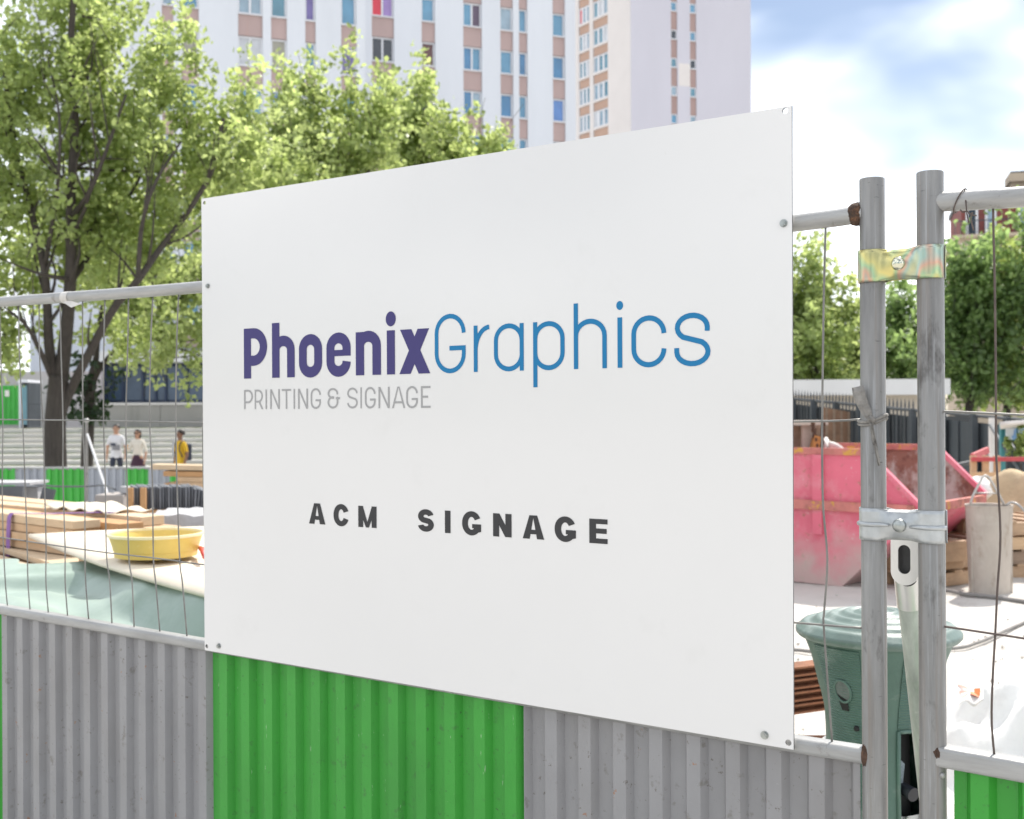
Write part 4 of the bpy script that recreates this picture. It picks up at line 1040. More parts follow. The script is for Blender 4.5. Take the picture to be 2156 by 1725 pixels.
def heap(name, cx_, cy_, rx, ry, h, seed, m, label, cat, nu=40, nv=40, rough=.25):
    g = np.random.default_rng(seed); ph = g.random(8) * 6.28
    def fn(a, c):
        x, y = (a * 2 - 1), (c * 2 - 1)
        r = math.sqrt(x * x + y * y); th = math.atan2(y, x)
        k = 1 + .18 * math.sin(3 * th + ph[0]) + .10 * math.sin(5 * th + ph[1])
        q = min(1, r / k)
        z = h * (math.cos(q * math.pi) * .5 + .5) + h * rough * (1 - q) * (math.sin(7 * x + ph[2] + 2 * math.sin(5 * y)) * math.sin(8 * y + ph[3]) + .6 * math.sin(17 * x + 9 * y + ph[4]) + .35 * math.sin(31 * y - 13 * x + ph[5]))
        return Vector((cx_ + x * rx, cy_ + y * ry, zg(cx_, cy_) - .012 + max(0, z)))
    o = cloth(name, fn, nu, nv, m, label, cat, th_=.003)
    return o
c = P(1720, 1560, 4.35); heap('plastic_sheeting', c.x + .12, 4.3, .42, .34, .36, 3, M_plast, 'crumpled white plastic sheeting left of the green cabinet', 'plastic')
c = P(2120, 1500, 4.6); heap('plastic_sheeting', c.x + .25, 4.9, .80, .62, .42, 9, M_plast, 'large heap of white plastic sheeting at lower right', 'plastic', 56, 56, .2)
# bag with an orange print
M_bag = mat('white paper bag', (.70, .68, .66), .7, 0, .08, 14, bump=.2, bscale=30)
bgp = P(2035, 1462, 4.55); bag = thing('cement_bag', (bgp.x, bgp.y, bgp.z - .12), 'torn white paper bag with an orange label by the right post', 'bag')
def fbag(a, c):
    p = P(2012 + 58 * a, 1440 + 42 * c - 10 * a * (1 - c), 4.55 + .10 * math.sin(a * 3) - .18 * c)
    return p + Vector((0, 0, .012 * math.sin(a * 9 + c * 5)))
cloth('bag_paper', fbag, 12, 10, M_bag, th_=.004, parent=bag)
b = MB(); b.add([fbag(.50, .40) + Vector((0, -.008, .006)), fbag(.88, .36) + Vector((0, -.008, .006)), fbag(.86, .66) + Vector((0, -.008, .006)), fbag(.50, .72) + Vector((0, -.008, .006))], [(0, 1, 2, 3)])
b.build('orange_print', mat('orange print', (.75, .16, .04), .6), bag)
for k in range(3):
    b = MB(); q = [fbag(.06 + .05 * k, .2 + .22 * k), fbag(.42, .18 + .22 * k), fbag(.42, .26 + .22 * k), fbag(.06 + .05 * k, .28 + .22 * k)]; b.add([p + Vector((0, -.008, .006)) for p in q], [(0, 1, 2, 3)]); b.build('pale_red_print', mat('pale red print', (.62, .33, .27), .6), bag)
# cables on the ground
M_cable = mat('dusty cable', (.20, .19, .18), .8, 0, .2, 12)
def gcable(pts, r, label):
    q = [Pz(u, v, .02) for u, v in pts]
    q = [Vector((p.x, p.y, zg(p.x, p.y) + r + .006)) for p in smooth_pts(q, 6)]
    tag(MB().tube(q, r, 7).build('ground_cable', M_cable, None, True), label, 'cable', 'cables lying on the site ground')
gcable([(1900, 1236), (1988, 1244), (2030, 1252), (2095, 1259), (2156, 1268), (2300, 1290)], .018, 'dusty grey cable on the ground beneath the concrete bucket')
gcable([(1560, 1370), (1672, 1368), (1740, 1372), (1990, 1366), (2060, 1352), (2120, 1326), (2180, 1300)], .012, 'thin dusty cable looping across the ground behind the cabinet')

# ---- grit and small stones on the ground
gs = np.random.default_rng(5); gb = MB()
for k in range(900):
    y = 3.4 + 9 * gs.random() ** 1.4; x = (0.22 + .30 * gs.random()) * y + gs.normal() * .2; s = .004 + .013 * gs.random() ** 4
    c_ = Vector((x, y, zg(x, y) + s * .4)); vs = [c_ + Vector(((gs.random() + .4) * s * i, 0, 0)) for i in (-1, 1)] + [c_ + Vector((0, (gs.random() + .4) * s * i, 0)) for i in (-1, 1)] + [c_ + Vector((0, 0, (gs.random() * .5 + .4) * s * i)) for i in (-1, 1)]
    gb.add(vs, [(0, 2, 4), (2, 1, 4), (1, 3, 4), (3, 0, 4), (2, 0, 5), (1, 2, 5), (3, 1, 5), (0, 3, 5)])
tag(gb.build('grit', mat('site grit', (.44, .41, .37), .95, 0, .4, 3), None), 'small stones and grit strewn over the pale site ground', 'grit', kind='stuff')

# ---- pink skip
M_pink = mat('faded pink skip paint', (0.62, 0.13, 0.19), 0.6, 0, 0.10, 1.4, (1, 1, 1), [((0.66, 0.34, 0.36), 2.4, 0.48, 0.70, 0.6), ((0.55, 0.42, 0.36), 1.2, 0.60, 0.78, 0.55, (1, 1, 2)), ((0.30, 0.14, 0.08), 13, 0.61, 0.66, 0.8), ((.60, .50, .46), 30, .64, .70, .6)], 0.15, 30)
def wear_to_dust(m, dust, z0, z1):
    """cement dust caked on the lower part: mixes towards 'dust' below a ragged line"""
    nt = m.node_tree; N = nt.nodes; L = nt.links; bs = N['Principled BSDF']; src = bs.inputs['Base Color'].links[0].from_socket
    tc = N.new('ShaderNodeTexCoord'); sp = N.new('ShaderNodeSeparateXYZ'); L.new(tc.outputs['Object'], sp.inputs[0])
    no = N.new('ShaderNodeTexNoise'); no.inputs['Scale'].default_value = 3.5; no.inputs['Detail'].default_value = 7; L.new(tc.outputs['Object'], no.inputs['Vector'])
    ma = N.new('ShaderNodeMath'); ma.operation = 'MULTIPLY_ADD'; ma.inputs[1].default_value = .9; L.new(no.outputs['Fac'], ma.inputs[0]); L.new(sp.outputs['Z'], ma.inputs[2])
    mr = N.new('ShaderNodeMapRange'); mr.inputs['From Min'].default_value = z1 + .45; mr.inputs['From Max'].default_value = z0 + .45; mr.inputs['To Max'].default_value = .85; L.new(ma.outputs[0], mr.inputs['Value'])
    mx = N.new('ShaderNodeMix'); mx.data_type = 'RGBA'; mx.inputs[7].default_value = (*dust, 1); L.new(mr.outputs['Result'], mx.inputs[0]); L.new(src, mx.inputs[6]); L.new(mx.outputs[2], bs.inputs['Base Color'])
M_pinkdust = mat('dusty lower skip steel', (0.52, 0.30, 0.30), 0.85, 0, 0.14, 3, (1, 1, 1), [((0.46, 0.37, 0.33), 2.2, 0.42, 0.6, 0.9), ((0.55, 0.12, 0.17), 4, 0.56, 0.7, 0.7), ((0.30, 0.22, 0.17), 9, 0.62, 0.72, 0.5)], 0.2, 30)
wear_to_dust(M_pink, (.46, .37, .34), .12, .50)
M_rustin = mat('rusty skip inside', (0.40, 0.36, 0.33), 0.9, 0, 0.2, 3, (1, 1, 1), [((0.22, 0.09, 0.06), 3.0, 0.47, 0.56, 0.9, (1, 1, .6)), ((0.12, 0.05, 0.04), 8, 0.55, 0.65, 0.7)], 0.2, 40)
M_yrust = mat('chipped rim paint', (0.46, 0.16, 0.14), 0.8, 0, 0.25, 5, (1, 1, 1), [((0.55, 0.30, 0.05), 9, 0.56, 0.62, 0.9), ((0.20, 0.09, 0.06), 6, 0.54, 0.66, 0.8)], 0.3, 60)
SK0 = Vector((3.14, 10.1, 0)); sa_ = Vector((0.743, -0.669, 0)).normalized(); sbk = Vector((0.669, 0.743, 0))
SP = Plane((SK0.x, SK0.y), sa_[:2])
WID = 1.62; LEN = 2.5
prof_s = [(-LEN, 1.22), (0.0, 1.22), (0.467, 0.776), (0.467, 0.70), (-0.24, 0.0), (-LEN + .45, 0.0), (-LEN - .30, .70), (-LEN - .30, .776)]
skp = SK0 + sa_ * (-1.1) + sbk * WID / 2
skip = thing('rubbish_skip', (skp.x, skp.y, 0), 'big faded pink steel rubbish skip with a sloping rusty end', 'skip')
def sk(s, z, t): return SK0 + sa_ * s + sbk * t + Vector((0, 0, z))
for t0, t1 in ((0, .02), (WID - .02, WID)):
    low = [(-LEN - .30, .70), (.467, .70), (-.24, 0), (-LEN + .45, 0)]
    up_ = [(-LEN, 1.22), (0, 1.22), (.467, .776), (.467, .703), (-LEN - .30, .703), (-LEN - .30, .776)]
    mid = .42
    f1 = (.70 - mid) / .70
    lowA = [(-LEN - .30, .703), (.467, .703), (.467 - .707 * f1, mid), (-LEN - .30 + .75 * f1, mid)]
    lowB = [(-LEN - .30 + .75 * f1, mid), (.467 - .707 * f1, mid), (-.24, 0.01), (-LEN + .45, 0.01)]
    MB().prism(up_, lambda s, z: sk(s, z, t0), lambda s, z: sk(s, z, t1)).build('side_panel', M_pink, skip)
    MB().prism(lowA, lambda s, z: sk(s, z, t0), lambda s, z: sk(s, z, t1)).build('side_panel', M_pink, skip)
    MB().prism(lowB, lambda s, z: sk(s, z, t0 + .001), lambda s, z: sk(s, z, t1 - .001)).build('lower_side_panel', M_pink, skip)
MB().add([sk(-LEN + .45, .02, .02), sk(-.24, .02, .02), sk(-.24, .02, WID - .02), sk(-LEN + .45, .02, WID - .02)], [(0, 1, 2, 3)]).build('floor_plate', M_rustin, skip)
b = MB(); b.prism([(.467, .703), (.45, .703), (-.257, .01), (-.24, .01)], lambda s, z: sk(s, z, 0.021), lambda s, z: sk(s, z, WID - .021)); b.build('sloping_end', M_pink, skip)
b = MB(); b.prism([(-LEN - .30, .703), (-LEN - .28, .703), (-LEN + .47, .01), (-LEN + .45, .01)], lambda s, z: sk(s, z, 0.021), lambda s, z: sk(s, z, WID - .021)); b.build('sloping_end', M_pink, skip)
MB().add([sk(-LEN - .28, 1.2, WID - .022), sk(0, 1.21, WID - .022), sk(.46, .776, WID - .022), sk(.46, .70, WID - .022), sk(-.24, .03, WID - .022), sk(-LEN + .45, .03, WID - .022)], [(0, 1, 2, 3, 4, 5)]).build('inner_face', M_rustin, skip)
for t in (-.012, WID - .03):
    b = MB(); b.box(sk(-LEN / 2, 1.225, t + .02), (LEN / 2, .03, .03), Matrix((sa_, sbk, UP)).transposed()); b.build('top_rim', M_yrust, skip)
    e = (sk(.467, .776, t) - sk(0, 1.22, t)); Lr = e.length; e.normalize(); nn = e.cross(sbk).normalized()
    b = MB(); b.box((sk(.467, .776, t + .02) + sk(0, 1.22, t + .02)) / 2, (Lr / 2, .026, .022), Matrix((e, sbk, nn)).transposed()); b.build('end_rim', M_pink, skip)
    b = MB(); b.box(sk(-LEN / 2 + .08, .735, t + (-.01 if t < 0 else .05)), (LEN / 2 + .36, .03, .042), Matrix((sa_, sbk, UP)).transposed()); b.build('waist_rail', M_yrust, skip)
b = MB(); b.box(sk(.455, .738, WID / 2), (.03, WID / 2 - .05, .038), Matrix((sa_, sbk, UP)).transposed()); b.build('lip', M_yrust, skip)
for s in (-.46, -1.15, -1.85):
    b = MB(); b.box(sk(s, .985, -.022), (.045, .02, .208), Matrix((sa_, sbk, UP)).transposed()); b.box(sk(s, .58, -.02), (.045, .018, .11), Matrix((sa_, sbk, UP)).transposed()); b.build('stiffener', M_pink, skip)
b = MB().tube([sk(.15, .86, -.03), sk(.15, .86, -.09)], .028, 12); b.build('lifting_pin', M_pink, skip, True, 50)
b = MB().tube([sk(-1.03, .86, -.03), sk(-1.03, .86, -.09)], .028, 12); b.build('lifting_pin', M_pink, skip, True, 50)
# rubbish inside the skip: old boards, pale plaster pieces
M_pale = mat('pale plaster piece', (.66, .63, .60), .9, 0, .1, 6)
j0 = thing('skip_rubbish', sk(-1.0, .1, .8), 'weathered boards and white offcuts heaped inside the skip', 'rubbish')
for u0, u1, v0, v1, Yq, m in ((1640, 1690, 897, 960, 10.9, M_oldwood), (1688, 1716, 889, 960, 10.8, wood('bleached board', (.42, .36, .31))), (1716, 1734, 893, 965, 10.95, M_oldwood)):
    p0, p1 = P(u0, v1, Yq), P(u1, v0, Yq); b = MB(); b.box(((p0.x + p1.x) / 2, Yq, (p0.z + p1.z) / 2 - .2), ((p1.x - p0.x) / 2, .03, (p1.z - p0.z) / 2 + .2)); b.build('board', m, j0)
p0, p1 = P(1630, 886, 10.8), P(1737, 890, 10.8); b = MB(); b.box(((p0.x + p1.x) / 2, 10.78, p0.z - .02), ((p1.x - p0.x) / 2, .09, .022)); b.build('cross_board', wood('bleached board', (.42, .36, .31)), j0)
def fpl(a, c): return P(1723 + 40 * a + 12 * c, 925 + 36 * c - 12 * math.sin(a * 2.6) * (1 - c) + 8 * a, 10.85 + .15 * c)
cloth('white_offcut', lambda a, c: P(1722 + 14 * a + 24 * c, 923 + 42 * c, 10.8 + .1 * a), 4, 6, M_pale, th_=.03, parent=j0)
cloth('white_offcut', lambda a, c: P(1745 + 34 * a, 934 + 26 * c + 22 * a * a * (1 - c), 10.75 + .12 * c), 8, 5, M_pale, th_=.03, parent=j0)
b = MB()
for u in (1711, 1733):
    for k in range(9): 
        p = P(u + [3, -1][u > 1720] * .4 * k, 893 + 6.5 * k, 10.7); b.box(p, (.012 if k % 2 else .02, .012 if not k % 2 else .02, .018))
b.build('chain', M_rust, j0)
b = MB(); b.box(P(1716, 938, 10.72), (.035, .04, .09), Matrix.Rotation(R(14), 3, 'Y')); b.build('rusty_hook', mat('ochre rust', (.36, .17, .05), .8, 0, .3, 12), j0)

# ---- dusty cylindrical concrete bucket with a bail
M_buck = mat('cement-caked bucket', (0.44, 0.39, 0.34), 0.9, 0, 0.14, 4, (1, 1, .5), [((0.22, 0.16, 0.11), 6, 0.55, 0.68, 0.6, (1.6, 1.6, .6)), ((0.52, 0.48, 0.43), 5, 0.52, 0.7, 0.6)], 0.3, 40)
bk = Pz(2083, 1248, 0.0); Yk = bk.y
bu = thing('concrete_bucket', (bk.x, bk.y, 0), 'tall cement-caked steel bucket with a wire bail beside the skip', 'bucket')
hk = P(2083, 1066, Yk).z; r0, r1 = 40 / F * Yk, 47 / F * Yk
MB().lathe([(.001, .03), (r0 * .98, .03), (r0, .0), (r0, .02), (r1, hk), (r1 + .006, hk + .004), (r1 + .004, hk + .014), (r1 - .01, hk + .010), (r1 - .014, hk - .02), (r0 * .9, .06), (.001, .06)], 40, (bk.x, bk.y, 0)).build('drum', M_buck, bu, True, 45)
for s in (-1, 1):
    b = MB(); b.box((bk.x + s * r1 * .86, bk.y - r1 * .15, hk * .5), (.012, .03, hk * .5)); b.build('side_rib', M_buck, bu)
hd = smooth_pts([P(2043, 1062, Yk), P(2048, 1045, Yk), P(2062, 1018, Yk), P(2070, 1004, Yk), P(2078, 1003, Yk), P(2086, 1012, Yk), P(2102, 1040, Yk), P(2115, 1065, Yk)], 4)
MB().tube(hd, .011, 8).build('bail', mat('pale wire bail', (.45, .44, .42), .5, .4, .1, 20), bu, True)
MB().tube([P(2052, 1038, Yk), P(2103, 1039, Yk)], .007, 6).build('bail_crossbar', mat('pale wire bail', (.45, .44, .42), .5, .4, .1, 20), bu, True)
b = MB().tube(smooth_pts([P(2118, 1064, Yk - .1), P(2130, 1058, Yk - .1), P(2145, 1064, Yk - .15), P(2165, 1085, Yk - .2)], 4), .010, 7); b.build('lever', M_galvh, bu, True)

# ---- pallets beside the skip
def pallet(c, rot, label, tilt=0.0, w=.62, m=M_oldwood, group='broken pallets near the skip'):
    t = thing('wooden_pallet', c, label, 'pallet', group); M3 = Matrix.Rotation(rot, 3, 'Z') @ Matrix.Rotation(tilt, 3, 'Y')
    c = Vector(c)
    for k in range(5): MB().box(c + M3 @ Vector((-w * .8 + w * .4 * k, 0, .125)), (.05, w * .62, .011), M3).build('slat', m, t)
    for k in (-1, 0, 1):
        MB().box(c + M3 @ Vector((0, k * w * .52, .064)), (w * .85, .045, .049), M3).build('stringer', m, t)
        MB().box(c + M3 @ Vector((0, k * w * .52, .006)), (w * .85, .05, .008), M3).build('bottom_slat', m, t)
M_pal = wood('pallet board', (.40, .27, .17), .2)
pq = Pz(1985, 1236, 0.0)
pallet((pq.x, pq.y + .45, 0.0), R(30), 'lowest broken pallet between the skip and the concrete bucket', m=M_pal)
pallet((pq.x - .03, pq.y + .5, 0.138), R(38), 'second pallet up between the skip and the concrete bucket', m=M_pal)
pallet((pq.x + .02, pq.y + .55, 0.276), R(24), 'topmost pallet between the skip and the concrete bucket', m=M_oldwood)
b = MB(); p = P(2008, 1160, 10.3); b.box(p, (.14, .05, .09), Matrix.Rotation(R(20), 3, 'Z')); b.box(p + Vector((-.05, .1, -.12)), (.16, .06, .05), Matrix.Rotation(R(12), 3, 'Z'))
p = p; b.box((p.x - .02, p.y + .08, (p.z - .17) * .5 + .2), (.13, .07, max(.02, (p.z - .17) * .5 - .2)))
tag(b.build('timber_offcuts', M_pal), 'short timber offcuts stacked on the pallets', 'offcuts')
pq2 = Pz(2160, 1236, 0.0)
for k in range(4):
    pallet((pq2.x + .15 + .02 * k, pq2.y + .9, .138 * k), R(8 + 3 * k), ['lowest', 'second', 'third', 'topmost'][k] + ' pallet of the stack right of the concrete bucket', m=[M_pal, M_oldwood, M_wood, M_pal][k], group='stacked pallets at the right edge')

# ---- timber guard rail with a red top, sand heap
GY = 13.2
gr = thing('guard_rail', (P(2110, 1000, GY).x, GY, zg(0, GY)), 'timber guard rail with a red painted top board', 'barrier')
M_redw = mat('red painted board', (.42, .06, .07), .6, 0, .15, 6)
def gbox(u0, v0, u1, v1, Y, dy, m, nm):
    p0, p1 = P(u0, v1, Y), P(u1, v0, Y); MB().box(((p0.x + p1.x) / 2, Y + dy, (p0.z + p1.z) / 2), ((p1.x - p0.x) / 2, abs(dy) if dy else .02, (p1.z - p0.z) / 2)).build(nm, m, gr)
gbox(2047, 962, 2240, 972, GY, .02, M_redw, 'top_board'); gbox(2047, 994, 2240, 1004, GY, .018, M_wood, 'middle_board')
for u in (2055, 2081, 2105, 2210): 
    p = P(u, 960, GY); MB().box((p.x, GY + .08, (p.z + zg(0, GY)) / 2), (.03, .03, (p.z - zg(0, GY)) / 2)).build('upright', M_wood, gr)
p0, p1 = P(2047, 963, GY + .1), P(2080, 948, GY + 1.3); e = p1 - p0; M3 = Matrix((e.normalized(), Vector((0, 0, 1)).cross(e.normalized()).normalized(), UP)).transposed()
MB().box((p0 + p1) / 2, (e.length / 2, .018, .04), M3).build('return_board', M_redw, gr)
M_sand = mat('building sand', (.46, .36, .23), .95, 0, .12, 6, (1, 1, 1), [((.28, .22, .16), 2.0, .55, .7, .5)], .7, 25)
sd = P(2120, 1060, 11.9); heap('sand_heap', sd.x + .25, 12.0, 1.5, .9, .98, 21, M_sand, 'heap of yellow sand behind the concrete bucket', 'sand', 44, 44, .05)
b = blob('sand_bag', P(2060, 1032, 11.3), .15, M_plast, None, 4, 14, .45, (.8, .8, .8)); tag(b, 'white sack lying on the sand by the guard rail', 'sack')

# ---- dark spiked palisade
M_pali = mat('dark grey palisade', (0.050, 0.060, 0.068), 0.55, 0, 0.2, 2, (3, 3, .4), [((.14, .15, .16), 5, .62, .74, .5, (2, 2, .3))], .1, 20)
M_palib = mat('grey palisade bars', (0.075, 0.082, 0.088), 0.55, 0.2, .2, 4)
M_brown = wood('brown upright board', (.20, .115, .07), .3)
PA, PB_, PC = P(1560, 829, 27.5), P(1932, 864, 21.0), P(2300, 896, 17.0)
pali = thing('palisade_fence', (PB_.x, PB_.y, zg(0, 20)), 'dark grey spiked steel palisade across the back of the site', 'fence')
segs = []
for a, c, n in ((PA, PB_, 8), (PB_, PC, 5)):
    for k in range(n): segs.append((a.lerp(c, k / n), a.lerp(c, (k + 1) / n)))
allb = MB()
for i, (a, c) in enumerate(segs):
    e = (c - a); L = math.hypot(e.x, e.y); t = Vector((e.x / L, e.y / L, 0)); nrm = Vector((t.y, -t.x, 0))
    b = MB(); nb = max(3, int(L / .16)); 
    for k in range(nb):                    # ribs of the sheet
        q0, q1 = a.lerp(c, k / nb), a.lerp(c, (k + 1) / nb); dd = .03 if k % 2 else 0
        z0 = -.4
        vs = [Vector((q0.x, q0.y, z0)) + nrm * dd, Vector((q1.x, q1.y, z0)) + nrm * dd, Vector((q1.x, q1.y, q1.z - .12)) + nrm * dd, Vector((q0.x, q0.y, q0.z - .12)) + nrm * dd,
              Vector((q1.x, q1.y, z0)) + nrm * (.03 - dd), Vector((q1.x, q1.y, q1.z - .12)) + nrm * (.03 - dd)]
        b.add(vs, [(0, 1, 2, 3), (1, 4, 5, 2)])
    b.build('sheet', M_pali, pali)
    nbar = int(L / .115) if i < 8 else 0      # the right-hand stretch is plain sheet
    for k in range(nbar):
        q = a.lerp(c, (k + .5) / nbar) + nrm * .05
        w = .013; top = q.z + .10; sp = q.z + .22
        allb.add([q * 1 + t * x * w + nrm * y * w + Vector((0, 0, z - q.z)) for z in (-.3, top) for x, y in ((-1, -1), (1, -1), (1, 1), (-1, 1))] + [Vector((q.x, q.y, sp))],
                 [(0, 1, 5, 4), (1, 2, 6, 5), (2, 3, 7, 6), (3, 0, 4, 7), (4, 5, 8), (5, 6, 8), (6, 7, 8), (7, 4, 8)])
    MB().tube([a + nrm * .085, c + nrm * .085], .03, 6).build('cross_rail', M_palib, pali); MB().tube([Vector((a.x, a.y, .0)) + nrm * .085, Vector((c.x, c.y, .0)) + nrm * .085], .03, 6).build('cross_rail', M_palib, pali)
    b = MB(); p = c + nrm * .10; b.box((p.x, p.y, (p.z - .35) / 2), (.05, .05, (p.z + .4) / 2)); b.build('fence_post', M_pali, pali)
tag(allb.build('spiked_bars', M_palib, pali), kind='stuff')
# brown upright boards fixed on it
GB = thing('board_screen', (P(1762, 900, 23).x, 23, -.35), 'brown upright boards fixed to the palisade behind the skip', 'screen')
for k in range(11):
    u = 1735 + k * 5.2; p = P(u, 900, 22.9); w = 2.35 / F * 22.9
    a = P(u, 858 + k * .9, 22.9)
    MB().box((p.x, p.y + .01 * (k % 2), (a.z - .3) / 2), (w, .02, (a.z + .3) / 2)).build('board', [M_brown, M_oldwood, M_brown][k % 3], GB)
# small kiosk roof with a blue and white poster, and stays
M_tealm = mat('teal metal', (.05, .22, .24), .5); 
kio = thing('notice_board', (P(2150, 930, 15.5).x, 15.5, zg(0, 15.5)), 'notice board with a white canopy and blue-white posters at right', 'notice board')
p0, p1 = P(2106, 897, 15.5), P(2230, 886, 15.5)
cloth('canopy', lambda a, c: P(2106 + 130 * a, 896 - 9 * a + 9 * c, 15.2 + .5 * c), 6, 4, M_pale, th_=.05, parent=kio)
b = MB(); q0, q1 = P(2118, 928, 15.6), P(2235, 900, 15.6); b.box(((q0.x + q1.x) / 2, 15.62, (q0.z + q1.z) / 2), ((q1.x - q0.x) / 2, .02, (q1.z - q0.z) / 2)); b.build('panel', M_tealm, kio)
for k in range(4):
    a0, a1 = P(2120 + 26 * k, 926, 15.55), P(2142 + 26 * k, 902, 15.55); b = MB(); b.box(((a0.x + a1.x) / 2, 15.585, (a0.z + a1.z) / 2), ((a1.x - a0.x) / 2, .006, (a1.z - a0.z) / 2))
    b.build('poster', mat('blue and white poster', (.5, .6, .8), .5, 0, 0, 5, ramp=[(.40, (.62, .68, .74)), (.50, (.55, .62, .70)), (.56, (.10, .28, .62)), (.66, (.45, .60, .78))]), kio)
for u in (2112, 2232):
    a = P(u, 890, 15.65); b = MB(); b.box((a.x, 15.68, (a.z - .35) / 2), (.03, .03, (a.z + .35) / 2)); b.build('leg', M_tealm, kio)
stg = thing('propping_frame', (P(2090, 960, 16.3).x, 16.3, zg(0, 16.3)), 'pale post with dark diagonal props before the palisade', 'prop')
a = P(2088, 880, 16.3); MB().box((a.x, 16.3, (a.z - .35) / 2), (.035, .03, (a.z + .35) / 2)).build('upright', M_pale, stg)
for (u0, v0, u1, v1) in ((2084, 895, 2130, 965), (2106, 900, 2150, 968)):
    MB().tube([P(u0, v0, 16.2), P(u1, v1, 15.3), P(u1 + 22, v1 + 40, 14.9)], .022, 7).build('diagonal_prop', M_palib, stg, True)
b = MB().tube(smooth_pts([P(1990, 985, 14.8), P(2030, 977, 14.8), P(2052, 972, 14.8)], 3), .03, 7); tag(b.build('hose', M_palib, None, True), 'dark hose ending at the guard rail behind the skip', 'hose')

# ---- flat-roofed pavilion
M_fascia = mat('white concrete fascia', (.62, .62, .62), .8, 0, .05, .8, (1, 1, .2)); M_render = mat('beige render', (.50, .44, .36), .9, 0, .06, 1)
PV = Plane(P(1800, 830, 36)[:2], (1, -.10))
pv = thing('flat_roof_pavilion', PV.pt(0, -.35), 'low pavilion with a broad white flat roof edge and beige wall', 'building')
s0, s1 = PV.s(1380, 800), PV.s(2001, 800); zt_, zb_ = PV.sz(1800, 799)[1], PV.sz(1800, 832)[1]
MB().pbox(PV, s0, s1, zb_, zt_, -6, 0).build('roof', M_fascia, pv)
MB().pbox(PV, s0 + .4, s1 - .55, -.35, zb_ - .002, -5.6, -.35).build('wall', M_render, pv)
for k in range(5):
    q = s0 + 1.2 + k * 1.9; MB().pbox(PV, q, q + 1.1, .4, 1.4, -.348, -.34).build('window', mat('dark pavilion glass', (.03, .035, .04), .1), pv)
# ------------------------------------------------------------------ towers
M_tower = mat('white tower render', (0.62, 0.645, 0.69), 0.85, 0, 0.05, .35, (1, 1, .15)); M_pinksp = mat('pink spandrel', (0.42, 0.315, 0.30), 0.85, 0, 0.06, .6, (1, 1, .3), [((.47, .26, .17), 1.1, .60, .74, .5, (1.2, 1.2, .12))])
M_frame = mat('white window frame', (.66, .67, .70), .5); M_lav = mat('lavender tower render', (0.52, 0.51, 0.565), .85, 0, .035, .2, (1, 1, .3))
M_orange = mat('orange-brown spandrel', (.46, .31, .24), .85, 0, .06, .5); M_mauve = mat('mauve-brown spandrel', (.36, .255, .235), .85, 0, .06, .5)
M_cream2 = mat('warm-lit concrete frame', (.66, .62, .60), .8, 0, .03, .4)  # far tower's left face: warm light put into the concrete colour
def glass(nm, c, r=.12): return mat('pane ' + nm, c, r, 0, .16, 1.2, (1, 1, 1), spec=.6)  # blue panes hold the reflected sky in their base colour
GL = {'blue': glass('blue', (.10, .26, .40)), 'deep': glass('deep blue', (.055, .19, .36)), 'pale': glass('pale blue', (.26, .36, .44)), 'teal': glass('teal', (.10, .24, .32)), 'dark': glass('dark', (.02, .03, .045)),
      'brown': glass('red brown', (.08, .02, .022)), 'purple': glass('purple', (.16, .13, .33), .3), 'violet': glass('violet', (.30, .20, .46), .3), 'red': glass('red', (.62, .04, .07), .4), 'beige': glass('beige', (.30, .29, .24), .4),
      'white': glass('white blind', (.52, .54, .57), .5), 'plum': glass('plum', (.09, .06, .10), .3), 'bright': glass('bright blue', (.10, .22, .50))}
BT = (math.cos(R(19.65)), math.sin(R(19.65)))
def tower_wall(root, pl, sL, sR, cols, sill0, wh, storey, nrow, zlo, zhi, panes, rec=.22, wallm=M_tower, spm=M_pinksp, depth=9.0, spand=True):
    """white upright piers between recessed window columns"""
    xs_ = [sL] + [q for c in cols for q in (c[0], c[1])] + [sR]
    for i in range(0, len(xs_), 2):
        MB().pbox(pl, xs_[i], xs_[i + 1], zlo, zhi, -depth, 0).build('pier', wallm, root)
    for ci, c in enumerate(cols):
        MB().pbox(pl, c[0], c[1], zlo, zhi, -depth, -rec - .25).build('recess_wall', wallm, root)
        for r in range(nrow):
            zs = sill0 - storey * r
            a, b_ = c[0] + .002, c[1] - .002
            if spand: MB().pbox(pl, a, b_, zs - storey + wh + .02, zs - .06, -rec - .245, -.10).build('spandrel', spm, root)
            win = MB(); fw = .09
            win.pbox(pl, a, b_, zs, zs + fw, -rec - .08, -rec + .04); win.pbox(pl, a, b_, zs + wh - fw, zs + wh, -rec - .08, -rec + .04)
            win.pbox(pl, a, a + fw, zs + fw, zs + wh - fw, -rec - .08, -rec + .04); win.pbox(pl, b_ - fw, b_, zs + fw, zs + wh - fw, -rec - .08, -rec + .04)
            n = c[2]
            for k in range(1, n):
                m_ = a + (b_ - a) * k / n; win.pbox(pl, m_ - fw * .6, m_ + fw * .6, zs + fw, zs + wh - fw, -rec - .08, -rec + .03)
            w = win.build('window', M_frame, root)
            cl = panes.get((ci, r), ['blue', 'deep', 'pale', 'blue', 'teal'][(ci * 7 + r * 3) % 5]); cl = cl if isinstance(cl, tuple) else (cl,) * n
            for k in range(n):
                p0, p1 = a + (b_ - a) * k / n, a + (b_ - a) * (k + 1) / n
                MB().pbox(pl, p0 + fw * .5, p1 - fw * .5, zs + fw * .5, zs + wh - fw * .5, -rec - .06, -rec - .03).build('pane', GL[cl[k]], w)
            MB().pbox(pl, a, b_, zs - .058, zs - .003, -rec - .08, .03).build('sill', M_frame, w)
RB = Plane(((1175 - CX) / F * 72, 72), BT)
tw = thing('apartment_tower', RB.pt(-5, 0, -4), 'tall white apartment block with pink spandrels between window columns, set back right part', 'building', 'apartment towers behind the trees')
